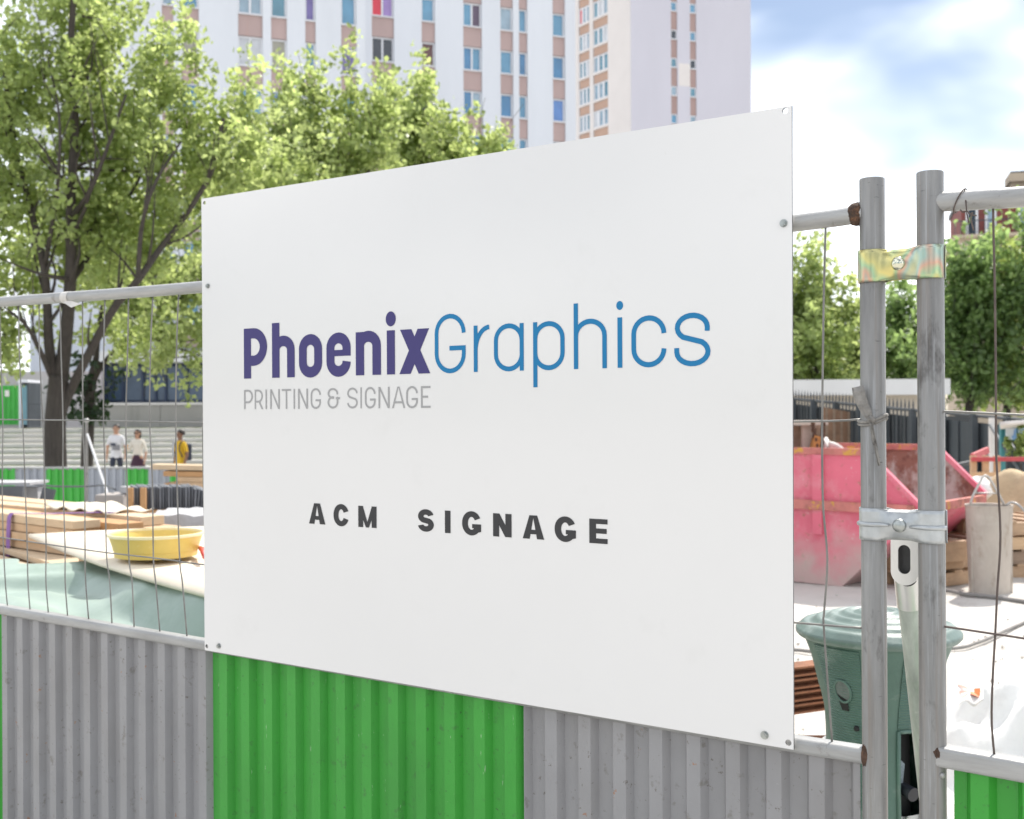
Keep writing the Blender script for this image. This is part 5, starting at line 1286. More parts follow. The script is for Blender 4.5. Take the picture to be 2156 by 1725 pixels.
def cs(pl, lst, v=120): return [(pl.s(a, v), pl.s(b, v), n) for a, b, n in lst]
cols = cs(RB, [(783, 830, 2), (888, 916.5, 1), (975.6, 1015, 2), (1053.7, 1080.5, 1), (1092.8, 1110.8, 1), (1164, 1190, 1)])
s64 = RB.sz(1067, 155)[1]
tower_wall(tw, RB, RB.s(700, 120), RB.s(1212, 120), cols, s64 + 2 * 2.7, 1.46, 2.7, 9, 0, 34,
           {(0, 1): ('red', 'violet'), (0, 2): 'dark', (0, 3): 'pale', (1, 1): 'blue', (1, 2): 'brown', (1, 3): 'dark', (2, 1): ('blue', 'plum'), (2, 2): ('deep', 'blue'), (2, 3): ('deep', 'pale'), (3, 1): 'pale', (3, 2): 'blue', (3, 3): 'deep', (4, 1): 'blue', (4, 2): 'deep', (4, 3): 'blue', (5, 1): 'blue', (5, 2): 'deep', (5, 3): 'bright'})
LB = Plane(((585 - CX) / F * 59.6, 59.6), BT)
tl = thing('apartment_tower', LB.pt(-4, 0, -4), 'nearer left wing of the white and pink apartment block behind the big tree', 'building', 'apartment towers behind the trees')
cols = cs(LB, [(341, 365.5, 1), (383, 419, 1), (501.6, 553.5, 2), (571, 604.5, 1), (643, 665, 1), (718.6, 751, 1)])
s58 = LB.sz(587, 144)[1]
tower_wall(tl, LB, LB.s(60, 120), LB.s(769, 120), cols, s58 + 2 * 2.7, 1.55, 2.7, 8, 0, 32,
           {(2, 1): 'pale', (2, 2): 'white', (3, 1): ('teal',), (3, 2): 'beige', (3, 3): 'bright', (4, 1): 'purple', (4, 2): 'blue', (5, 1): 'blue', (5, 2): 'purple', (0, 2): 'teal', (1, 2): 'beige', (0, 1): 'pale'})
# far right tower, seen on its corner
ZT = 110.0; CT_ = ((1332 - CX) / F * ZT, ZT)
TR = Plane(CT_, (3.25, 1.0)); TLf = Plane(CT_, (.575, -.818))
tt = thing('apartment_tower', (CT_[0] + 6, CT_[1] + 8, 0), 'distant lavender-white tower seen on its corner with orange spandrels', 'building', 'apartment towers behind the trees')
cols = cs(TR, [(1412.7, 1426, 1), (1452.7, 1466, 1)], 100)
zr = TR.sz(1420, 22)[1]
tower_wall(tt, TR, 0.0, TR.s(1581, 100), cols, zr + 2.7, .92, 2.75, 10, 0, 50, {(0, 2): 'dark', (1, 3): 'dark'}, rec=.15, wallm=M_lav, spm=M_mauve, depth=3.0)
# its left face: frame with warm light in its colour, windows in threes, orange panels
sE = TLf.s(1205, 100)
c1, c2 = (TLf.s(1218.5, 100), TLf.s(1241, 100)), (TLf.s(1248.5, 100), TLf.s(1279.6, 100))
MB().pbox(TLf, sE, -.02, 0, 50, -3.0, -.25).build('left_face', M_cream2, tt)
zr2 = TLf.sz(1263, 32)[1] 
for a, b_ in ((sE, c1[0]), (c1[1], c2[0]), (c2[1], -.04)): MB().pbox(TLf, a, b_, 0, 50, -.248, 0).build('pier', M_cream2, tt)
for r in range(10):
    zs = zr2 + 2.75 - 2.75 * r
    for (a, b_), n in ((c1, 3), (c2, 3)):
        MB().pbox(TLf, a, b_, zs - .30, zs - .10, -.247, .04).build('band', M_cream2, tt)
        MB().pbox(TLf, a + .05, b_ - .05, zs - 1.12, zs - .32, -.247, -.10).build('spandrel', M_orange, tt)
        w = MB(); w.pbox(TLf, a, b_, zs + 1.42, zs + 1.55, -.247, -.04); w.pbox(TLf, a, b_, zs - .1, zs, -.247, -.04)
        for k in range(n + 1):
            m_ = a + (b_ - a) * k / n; w.pbox(TLf, m_ - .13, m_ + .13, zs, zs + 1.42, -.247, -.08)
        w = w.build('window', M_frame, tt)
        for k in range(n):
            p0, p1 = a + (b_ - a) * k / n, a + (b_ - a) * (k + 1) / n
            cl = ['pale', 'teal', 'pale', 'white', 'teal'][(r * 3 + k * 2 + n + int(a)) % 5]
            if r == 1 and a == c1[0] and k == 0: cl = 'red'
            MB().pbox(TLf, p0 + .1, p1 - .1, zs, zs + 1.42, -.20, -.15).build('pane', GL[cl], w)
# pale hatch on the right face
s_, z_ = TR.sz(1441, 158)
MB().pbox(TR, s_ - .6, s_ + .6, z_ - 1.1, z_ + 1.1, 0, .01).build('repair_patch', M_cream2, tt)
# brick house at the right edge
M_brick = mat('red brick', (.20, .062, .055), .85, 0, .14, 1.2, (1, 1, 1), [((.26, .12, .10), 3, .55, .7, .5)]); M_sandst = mat('beige stucco', (.46, .38, .29), .9, 0, .06, .8)
HB = Plane(P(2060, 480, 62)[:2], (1, -.30))
hs = thing('brick_house', HB.pt(3, 0, -4), 'red brick and beige stucco house above the trees at right', 'building')
hz = lambda v: HB.sz(2080, v)[1]; hu = lambda u: HB.s(u, 480)
MB().pbox(HB, hu(2018), hu(2330), 0, hz(500), -8, 0).build('lower_wall', M_sandst, hs)
MB().pbox(HB, hu(2026), hu(2330), hz(497), hz(410), -8, -.5).build('upper_wall', M_brick, hs)
MB().pbox(HB, hu(2010), hu(2330), hz(500), hz(493), -8.2, .25).build('cornice', M_sandst, hs)
MB().pbox(HB, hu(2022), hu(2330), hz(412), hz(402), -8.2, -.3).build('eaves', M_pali, hs)
for k, u in enumerate((2062, 2098, 2134, 2170)): MB().pbox(HB, hu(u), hu(u + 12), hz(508), hz(500) - .003, 0, .22).build('bracket', M_sandst, hs)
for (u0, u1, f) in ((2040, 2056, 'dark'), (2081, 2095, 'pale'), (2150, 2166, 'pale')):
    w = MB(); w.pbox(HB, hu(u0 - 5), hu(u0), hz(495), hz(420), -.5, -.38); w.pbox(HB, hu(u1), hu(u1 + 5), hz(495), hz(420), -.5, -.38); w.pbox(HB, hu(u0 - 5), hu(u1 + 5), hz(420), hz(415), -.5, -.38)
    w = w.build('window', M_frame, hs); MB().pbox(HB, hu(u0), hu(u1), hz(494), hz(420), -.498, -.46).build('pane', GL[f], w)
for u in (2079, 2130):
    w = MB(); c_, rr = hu(u + 10), hu(u + 10) - hu(u)
    out = [(c_ - rr, hz(575))] + [(c_ + rr * math.cos(R(a)), hz(535) + rr * math.sin(R(a))) for a in range(180, -1, -15)] + [(c_ + rr, hz(575))]
    inn = [(c_ - rr * .8, hz(575) + .02)] + [(c_ + rr * .8 * math.cos(R(a)), hz(535) + rr * .8 * math.sin(R(a))) for a in range(180, -1, -15)] + [(c_ + rr * .8, hz(575) + .02)]
    w = MB().prism(out, lambda s, z: HB.pt(s, z, 0.0), lambda s, z: HB.pt(s, z, .06)).build('arched_window', M_frame, hs); MB().prism(inn, lambda s, z: HB.pt(s, z, .06), lambda s, z: HB.pt(s, z, .075)).build('pane', GL['pale'], w)
bal = MB()
for k in range(30):
    s_ = hu(2010) + k * .30; bal.pbox(HB, s_, s_ + .03, hz(494), hz(494) + .75, .1, .13)
bal.pbox(HB, hu(2009), hu(2156), hz(494) + .75, hz(494) + .80, .08, .15); bal.build('balcony_railing', M_pali, hs)
ch = MB(); ch.pbox(HB, hu(2138), hu(2180), hz(405), hz(376), -3, -1.6); ch.pbox(HB, hu(2132), hu(2186), hz(376), hz(358), -3.3, -1.3); ch.build('chimney', M_sandst, hs)
ch = MB(); ch.pbox(HB, hu(2136), hu(2182), hz(358), hz(353), -3.1, -1.5); ch.build('chimney_cap', M_pali, hs)

# ------------------------------------------------------------------ square beyond the far barrier: steps, wall, glazed front
M_step = mat('pale step stone', (.50, .49, .47), .9, 0, .08, .8); M_riser = mat('grey riser', (.24, .24, .25), .9, 0, .08, 1)
M_conc = mat('stained concrete', (.26, .255, .235), .9, 0, .12, .7, (1, 1, .5), [((.18, .18, .16), 1.2, .55, .7, .5, (2, 2, .3))])
st_ = thing('terraced_steps', (-11, 32, -.40), 'broad terraced stone steps with planted strips behind the people', 'steps')
M_plantstrip = mat('planted strip', (.16, .19, .09), .95, 0, .4, 3, (1, 1, 1), [((.40, .37, .30), 1.1, .45, .55, .9)])
for k in range(10):
    y0 = 32 + .78 * k; z1 = -.40 + .148 * (k + 1)
    b = MB(); b.box((-11.0, y0 + (7.8 - .78 * k) / 2, (z1 - .41) / 2), (9.5, (7.8 - .78 * k) / 2, (z1 + .41) / 2)); b.build('step', [M_step, M_riser], st_)
    b = MB(); b.box((-11.0, y0 + .66, z1 + .016), (9.4, .09, .015)); b.build('planted_strip', M_plantstrip, st_)
terr = MB().box((-14, 70, .53), (20, 30.2, .535)); o = terr.build('terrace', mat('terrace paving', (.36, .36, .37), .9, 0, .06, .5), None); tag(o, kind='structure')
RW = Plane((-9, 40.6), (1, 0))
rw = thing('retaining_wall', RW.pt(-2, 1.06), 'long stained concrete wall behind the steps', 'wall')
ru = lambda u: RW.s(u, 870); rz = lambda v: RW.sz(330, v)[1]
for k in range(7):
    a, b_ = ru(196) + k * 2.4, ru(196) + (k + 1) * 2.4 - .015; MB().pbox(RW, a, b_, 1.0, rz(853), -.3, 0).build('wall_panel', M_conc, rw)
MB().pbox(RW, ru(193), ru(196) + 16.8, rz(853) + .002, rz(848), -.34, .05).build('coping', M_step, rw)
SF = Plane((-13, 47.0), (1, 0.04))
M_navy = mat('navy shop frame', (.022, .040, .085), .45, 0, .1, 2)
sf = thing('glazed_shopfront', SF.pt(0, 1.06), 'navy blue glazed shopfront under a white canopy behind the concrete wall', 'building')
fu = lambda u: SF.s(u, 810); fz = lambda v: SF.sz(330, v)[1]
MB().pbox(SF, fu(205), fu(640), 1.1, fz(765), -6, -.2).build('body', M_navy, sf)
us = [222, 236, 258, 300, 327, 348, 393, 440, 480, 520, 560, 600]
for a, b_ in zip(us, us[1:]):
    MB().pbox(SF, fu(a) + .05, fu(b_) - .05, fz(842), fz(772), -.199, -.15).build('pane', mat('blue-grey shop glass', (.07, .11, .17), .12, 0, .2, .8), sf)
    MB().pbox(SF, fu(a) - .05, fu(a) + .04, fz(845), fz(768), -.199, -.05).build('mullion', M_navy, sf)
MB().pbox(SF, fu(198), fu(640), fz(765) + .004, fz(742), -6.2, .9).build('canopy', M_fascia, sf)
MB().pbox(SF, fu(198), fu(212), 1.1, fz(765), -.6, 0).build('white_pier', M_fascia, sf)
# far left: green hoarding, glass kiosk, gate, pale wall
HO = Plane((-18, 43.0), (1, 0)); ho_u = lambda u: HO.s(u, 850); ho_z = lambda v: HO.sz(30, v)[1]
gh = thing('green_hoarding', HO.pt(0, 1.06), 'tall bright green corrugated hoarding at the far left edge', 'hoarding')
for k in range(4): corrugated('corrugated_sheet', HO, ho_u(41) - 1.0 * (k + 1), ho_u(41) - 1.0 * k - .004, 1.2, ho_z(812), 0, M_green2, gh, pitch=.18, depth=.04)
MB().pbox(HO, ho_u(12), ho_u(21), ho_z(835), ho_z(822), .05, .07).build('notice', M_pale, gh)
ks = thing('glass_kiosk', HO.pt(ho_u(50), 1.06), 'narrow glass kiosk with pale frame beside the green hoarding', 'kiosk')
MB().pbox(HO, ho_u(42), ho_u(46), 1.06, ho_z(806), -1, .1).build('frame', M_frame, ks); MB().pbox(HO, ho_u(46), ho_u(59), 1.2, ho_z(812), -.9, .02).build('pane', glass('kiosk', (.17, .34, .40)), ks); MB().pbox(HO, ho_u(59), ho_u(63), 1.06, ho_z(806), -1, .1).build('dark_frame', M_pali, ks); MB().pbox(HO, ho_u(42), ho_u(63), ho_z(806) + .002, ho_z(800), -1.1, .2).build('roof', M_frame, ks)
gt = thing('barred_gate', HO.pt(ho_u(78), 1.06), 'low dark barred gate before a pale wall at left', 'gate')
for k in range(9): MB().pbox(HO, ho_u(64.5) + k * .06, ho_u(64.5) + k * .06 + .018, 1.18, ho_z(852), .3, .32).build('bar', M_palib, gt)
MB().pbox(HO, ho_u(64), ho_u(64) + .56, ho_z(852), ho_z(850), .29, .33).build('rail', M_palib, gt)
pw = MB().pbox(Plane((-18, 45.5), (1, 0)), -6, 1.6, 1.0, 3.3, -.3, 0); tag(pw.build('pale_wall', mat('pale pink wall', (.50, .46, .46), .9, 0, .05, .6)), 'pale pinkish wall behind the barred gate and big trunk', 'wall')

# ------------------------------------------------------------------ trees
M_bark = mat('grey-brown bark', (.050, .042, .036), .9, 0, .25, 5, (4, 4, .6), [((.085, .074, .064), 8, .55, .7, .6, (4, 4, .5))], .8, 30)
LM = {'lime': leaf_mat('lime leaves', (.075, .125, .032), (.29, .36, .15), (.82, .95, .36), .57),
      'olive': leaf_mat('mid green leaves', (.08, .135, .035), (.19, .25, .085), (.55, .68, .19), .54),
      'deep': leaf_mat('deep green leaves', (.065, .12, .045), (.17, .25, .10), (.52, .72, .25), .55),
      'dark': leaf_mat('dark ivy leaves', (.012, .035, .018), (.03, .06, .02), (.04, .08, .02), .35)}
def leaves(name, blobs, size, m, parent, seed, clump=0.20, per=16, up=0.35):
    """leaves in little sprays spread through the crown; blobs: (centre, radii, number of sprays)"""
    g = np.random.default_rng(seed); C = []; SPR = []
    for c, r, n in blobs:
        k = int(n * 1.6); d = g.normal(size=(k, 3)); d /= np.linalg.norm(d, axis=1)[:, None]
        rad_ = g.random(k) ** (1 / 2.1)
        q = d * rad_[:, None]
        # leave gaps: drop sprays where a slow wave says so
        w = np.sin(q[:, 0] * 7 + seed) * np.sin(q[:, 2] * 8 + seed * 2) + .6 * np.sin(q[:, 1] * 9 + q[:, 0] * 5)
        q = q[w > -.75][:max(3, n // 6)]
        st = np.array(c)[None] + q * np.array(r)[None]
        dr = q * .55 + g.normal(size=q.shape) * .35 + np.array([0, 0, .75]); dr /= np.linalg.norm(dr, axis=1)[:, None]
        L = clump * 6.5 * (.5 + g.random(len(q)))
        for kk in range(6):
            C.append(st + dr * (L * (kk / 5 - .35))[:, None] + g.normal(size=q.shape) * clump * .45)
        SPR.extend([(st[i] - dr[i] * L[i] * .45, st[i] + dr[i] * L[i] * .6) for i in range(0, len(q), 2)])
    C = np.concatenate(C); n = len(C) * per
    cen = np.repeat(C, per, 0) + g.normal(size=(n, 3)) * clump * np.array([.62, .62, .55])
    tone = np.repeat(g.random(len(C)), per) * .6 + g.random(n) * .4
    nrm = g.normal(size=(n, 3)); nrm[:, 2] += up; nrm /= np.linalg.norm(nrm, axis=1)[:, None]
    a = g.normal(size=(n, 3)); a -= nrm * (a * nrm).sum(1)[:, None]; a /= np.linalg.norm(a, axis=1)[:, None]
    b_ = np.cross(nrm, a); s = size * (.6 + .8 * g.random(n))[:, None]
    fold_ = nrm * s * .16
    V = np.stack([cen - a * s, cen - a * s * .25 + b_ * s * .62 + fold_, cen + a * s * .55 + b_ * s * .45 + fold_, cen + a * s, cen + a * s * .5 - b_ * s * .45 + fold_, cen - a * s * .25 - b_ * s * .62 + fold_], 1).reshape(-1, 3)
    off = np.array(wloc(parent)); V = V - off
    me = bpy.data.meshes.new(name); idx = np.arange(n) * 6
    Fq = np.stack([np.stack([idx, idx + 1, idx + 2, idx + 3], 1), np.stack([idx, idx + 3, idx + 4, idx + 5], 1)], 1).reshape(-1)
    me.vertices.add(len(V)); me.vertices.foreach_set('co', V.ravel()); me.loops.add(len(Fq)); me.loops.foreach_set('vertex_index', Fq.astype(np.int32))
    me.polygons.add(n * 2); me.polygons.foreach_set('loop_start', (np.arange(n * 2) * 4).astype(np.int32))
    me.update(calc_edges=True)
    at = me.attributes.new('leaf', 'FLOAT_COLOR', 'FACE'); t2 = np.repeat(tone, 2)
    at.data.foreach_set('color', np.stack([t2, t2, t2, np.ones_like(t2)], 1).ravel().astype(np.float32))
    me.materials.append(m)
    o = bpy.data.objects.new(name, me); COL.objects.link(o); o.parent = parent; tag(o, kind='stuff')
    tb = MB()
    for p0, p1 in SPR: tb.tube([Vector(p0), (Vector(p0) + Vector(p1)) / 2 + Vector(g.normal(size=3)) * .05, Vector(p1)], [size * .17, size * .12, size * .05], 4, False)
    tag(tb.build('twigs', M_bark, parent), kind='stuff')
    return o
def E(u, v, Y, ru, rv, n, rd=None, dy=0.0):
    p = P(u, v, Y); return ((p.x, p.y + dy, p.z), (ru / F * Y, rd if rd else ru / F * Y * .9, rv / F * Y), n)
def branch(b, pts, r0, r1, n=9, seed=0, twigs=0, tl=1.0, b2=None):
    q = smooth_pts(pts, 5); k = len(q); b.tube(q, [r0 + (r1 - r0) * (i / (k - 1)) ** .8 for i in range(k)], n)
    g = np.random.default_rng(seed)
    for i in range(twigs):
        j = int(k * (.25 + .7 * g.random())); j = min(j, k - 2); p = q[j]; t = (q[j + 1] - q[j]).normalized()
        d = (t * .6 + Vector(g.normal(size=3)) * .6 + Vector((0, 0, .45))).normalized(); L = tl * (.5 + g.random())
        rr = (r0 + (r1 - r0) * (j / (k - 1))) * .45
        w1 = p + d * L * .5 + Vector(g.normal(size=3)) * .06 * L; w2 = p + d * L + Vector((0, 0, .12 * L)) + Vector(g.normal(size=3)) * .1 * L
        (b2 or b).tube(smooth_pts([p, w1, w2], 3), [rr + (.006 - rr) * x / 6 for x in range(7)], 6)
def tree(label, base, trunk, limbs, blobs, size, m, seed, clump=.2, per=16, group='trees round the site', up=.35):
    t = thing('tree', base, label, 'tree', group); b = MB(); bt = MB()
    branch(b, trunk[0], trunk[1], trunk[2], 14); b.build('trunk', M_bark, t, True)
    for i, (pts, r0, r1, tw_) in enumerate(limbs):
        bb = MB(); branch(bb, pts, r0, r1, 9, seed * 10 + i, tw_, 1.1); bb.build('limb', M_bark, t, True)
    leaves('crown', blobs, size, m, t, seed, clump, per, up); return t
Y1 = 20.0
def q(u, v, dy=0): return P(u, v, Y1 + dy - 0.65 * min(1, max(0, (800 - v) / 250)))
b0 = Vector((q(116, 985).x, Y1, zg(0, Y1)))
tree('big lime-green tree with forked trunk at left', b0, ([b0, q(117, 980), q(116, 900), q(120, 840), q(124, 790)], .20, .165),
     [([q(128, 800), q(140, 700), q(150, 560), q(150, 420), q(158, 250), q(150, 90), q(160, -60)], .135, .045, 16),
      ([q(118, 810), q(104, 730), q(100, 650), q(92, 560), q(60, 420, .3), q(30, 300, .5), q(10, 160)], .105, .035, 12),
      ([q(128, 870), q(150, 820), q(190, 740, -.3), q(240, 650, -.4), q(290, 590, -.5), q(340, 520), q(400, 440), q(450, 350), q(470, 250)], .095, .032, 14),
      ([q(290, 590, -.5), q(300, 470, -.6), q(330, 380, -.6), q(380, 300)], .045, .02, 6),
      ([q(108, 790), q(80, 730, -.5), q(50, 680, -.8), q(0, 640, -1)], .06, .012, 6),
      ([q(146, 600), q(200, 520, .6), q(250, 450, .8), q(320, 330, 0)], .06, .02, 8),
      ([q(152, 460), q(190, 400, -.5), q(230, 300, -.6), q(265, 200, -.5)], .055, .02, 6),
      ([q(95, 560), q(120, 400, -.6), q(125, 250, -.6), q(100, 120)], .045, .012, 6)],
     [E(150, 120, Y1, 190, 190, 330), E(20, 300, Y1, 170, 220, 300), E(300, 300, Y1, 160, 180, 270), E(110, 500, Y1, 200, 150, 300), E(300, 520, Y1, 140, 130, 180), E(440, 330, Y1, 85, 120, 110), E(130, -100, Y1, 230, 130, 160),
      E(20, 720, Y1, 120, 70, 75, None, -.4), E(230, 690, Y1, 90, 65, 42, None, .8), E(-60, 560, Y1, 120, 150, 110), E(370, 160, Y1, 45, 70, 34), E(400, 105, Y1, 24, 45, 14), E(520, 200, Y1, 30, 55, 16), E(500, 330, Y1, 60, 90, 50)],
     .056, LM['lime'], 3, .165, 19)
Y2 = 24.0
b0 = Vector((P(184, 985, Y2).x, Y2, zg(0, Y2)))
tree('second tree with a slim dark trunk right of the big tree', b0, ([b0, P(183, 980, Y2), P(186, 900, Y2), P(190, 820, Y2), P(205, 760, Y2)], .145, .10),
     [([P(188, 830, Y2), P(215, 770, Y2), P(280, 700, Y2), P(360, 640, Y2), P(460, 590, Y2)], .07, .015, 8), ([P(200, 780, Y2), P(215, 650, Y2), P(260, 520, Y2), P(300, 400, Y2)], .07, .015, 8), ([P(330, 720, Y2), P(380, 735, Y2), P(430, 752, Y2)], .03, .01, 4)],
     [E(340, 650, Y2, 130, 85, 120), E(420, 560, Y2, 120, 110, 130), E(250, 600, Y2, 110, 110, 90), E(330, 740, Y2, 90, 34, 32), E(400, 770, Y2, 40, 26, 10), E(540, 420, Y2, 120, 110, 120), E(640, 450, Y2, 90, 90, 70)],
     .064, LM['lime'], 5, .2, 20)
leaves('ivy', [E(186, 845, Y2, 38, 34, 40)], .07, LM['dark'], [o for o in COL.objects if o.get('label', '').startswith('second tree')][0], 8, .14, 14)
Y3 = 27.0
def cr(u, v, ru, rv, n, Y=Y3): return E(u, v, Y, ru, rv, n)
b0 = Vector((P(680, 985, Y3).x, Y3, zg(0, Y3)))
tree('lime-green tree rising behind the middle of the sign', b0, ([b0, P(680, 900, Y3), P(675, 760, Y3), P(660, 600, Y3)], .19, .12),
     [([P(665, 640, Y3), P(655, 480, Y3), P(650, 330, Y3), P(665, 180, Y3)], .10, .015, 14), ([P(668, 640, Y3), P(720, 500, Y3), P(770, 380, Y3), P(800, 250, Y3)], .08, .012, 10), ([P(665, 640, Y3), P(600, 500, Y3), P(560, 400, Y3), P(540, 300, Y3)], .08, .012, 10)],
     [cr(655, 290, 80, 90, 130), cr(655, 200, 45, 60, 40), cr(590, 350, 80, 80, 110), cr(740, 300, 85, 75, 120), cr(780, 230, 50, 50, 36), cr(700, 400, 150, 70, 130), cr(810, 230, 26, 34, 12), cr(560, 440, 100, 60, 80)],
     .072, LM['lime'], 7, .2, 18)
Y4 = 30.0
b0 = Vector((P(930, 985, Y4).x, Y4, zg(0, Y4)))
tree('rounded yellow-green tree ending behind the sign top', b0, ([b0, P(930, 900, Y4), P(925, 760, Y4), P(915, 600, Y4)], .2, .13),
     [([P(918, 640, Y4), P(900, 480, Y4), P(880, 330, Y4), P(890, 230, Y4)], .10, .015, 10), ([P(918, 640, Y4), P(960, 480, Y4), P(1000, 360, Y4), P(1020, 310, Y4)], .08, .012, 8)],
     [cr(880, 290, 70, 70, 100, Y4), cr(950, 330, 80, 48, 110, Y4), cr(1005, 352, 50, 26, 45, Y4), cr(840, 340, 90, 60, 80, Y4), cr(960, 400, 140, 60, 110, Y4), cr(880, 225, 36, 24, 16, Y4), cr(1070, 425, 45, 34, 34, Y4)],
     .078, LM['lime'], 9, .2, 18)
Y5 = 42.0
for i, (u, vt, ru, m, lab, Y, n) in enumerate(((1715, 560, 90, 'lime', 'yellow-green tree just right of the sign above the pavilion', 42, 240), (1640, 600, 90, 'lime', 'yellow-green tree half hidden by the right sign edge', 43, 160),
                                            (1905, 640, 60, 'deep', 'narrow green tree seen between the two posts', 44, 150), (1800, 700, 70, 'olive', 'low green tree behind the left fence post', 45, 110),
                                            (2040, 545, 75, 'deep', 'tall dark green tree right of the right post', 39, 260), (2120, 540, 75, 'olive', 'green tree under the brick house at the right edge', 40, 240), (2200, 500, 90, 'deep', 'dark green tree cut by the right picture edge', 38, 220), (1975, 690, 50, 'deep', 'small dark tree behind the right fence post', 41, 90))):
    b0 = Vector((P(u, 900, Y).x, Y, zg(0, Y))); hgt = 830 - vt
    tree(lab, b0, ([b0, P(u, 860, Y), P(u + 4, 780, Y), P(u, vt + hgt * .35, Y)], .17, .06), [([P(u, 800, Y), P(u + 25, 720, Y), P(u + 40, vt + hgt * .4, Y)], .06, .012, 5), ([P(u, 800, Y), P(u - 25, 720, Y), P(u - 40, vt + hgt * .4, Y)], .06, .012, 5)],
         [E(u, vt + hgt * .55, Y, ru, hgt * .42, int(n * .6)), E(u + ru * .15, vt + hgt * .22, Y, ru * .55, hgt * .26, int(n * .28)), E(u - ru * .45, vt + hgt * .35, Y, ru * .45, hgt * .22, int(n * .16)), E(u + ru * .5, vt + hgt * .4, Y, ru * .5, hgt * .26, int(n * .18)), E(u - ru * .2, vt + hgt * .05, Y, ru * .22, hgt * .12, int(n * .06)), E(u, 800, Y, ru * .9, 45, int(n * .25))],
         .105, LM[m], 20 + i, .27, 18, 'trees behind the palisade')
# low hedge patch by the notice board
hd_ = thing('shrub', (P(2150, 940, 15.2).x, 15.2, zg(0, 15.2)), 'low bright green shrub under the notice board', 'shrub')
b = MB(); c_ = P(2150, 950, 15.3); b.tube([Vector((c_.x, 15.3, -.34)), c_], [.03, .012], 6); b.build('stem', M_bark, hd_)
leaves('foliage', [E(2158, 942, 15.3, 34, 12, 60)], .026, LM['lime'], hd_, 4, .035, 22)

# ------------------------------------------------------------------ people
def skinned(name, joints, edges, root, mats, matfn, parent, sub=2):
    me = bpy.data.meshes.new(name); me.from_pydata([j[0] for j in joints], edges, [])
    o = bpy.data.objects.new(name, me); COL.objects.link(o)
    o.modifiers.new('skin', 'SKIN')
    bm = bmesh.new(); bm.from_mesh(me); lay = bm.verts.layers.skin.verify(); bm.verts.ensure_lookup_table()
    for v, j in zip(bm.verts, joints):
        r = j[1]; v[lay].radius = r if isinstance(r, tuple) else (r, r); v[lay].use_root = (v.index in root)
    bm.to_mesh(me); bm.free()
    s = o.modifiers.new('sub', 'SUBSURF'); s.levels = sub; s.render_levels = sub
    dg = bpy.context.evaluated_depsgraph_get(); ev = o.evaluated_get(dg); m2 = bpy.data.meshes.new_from_object(ev)
    o.modifiers.clear(); o.data = m2; m2.name = name
    m2.materials.clear()
    for m in mats: m2.materials.append(m)
    for p in m2.polygons: p.material_index = matfn(p.center); p.use_smooth = True
    o.parent = parent; return o
M_skin = mat('skin', (.42, .24, .16), .55); M_skin2 = mat('tanned skin', (.22, .11, .07), .55); M_hair = mat('dark hair', (.018, .012, .010), .5, 0, .2, 40)
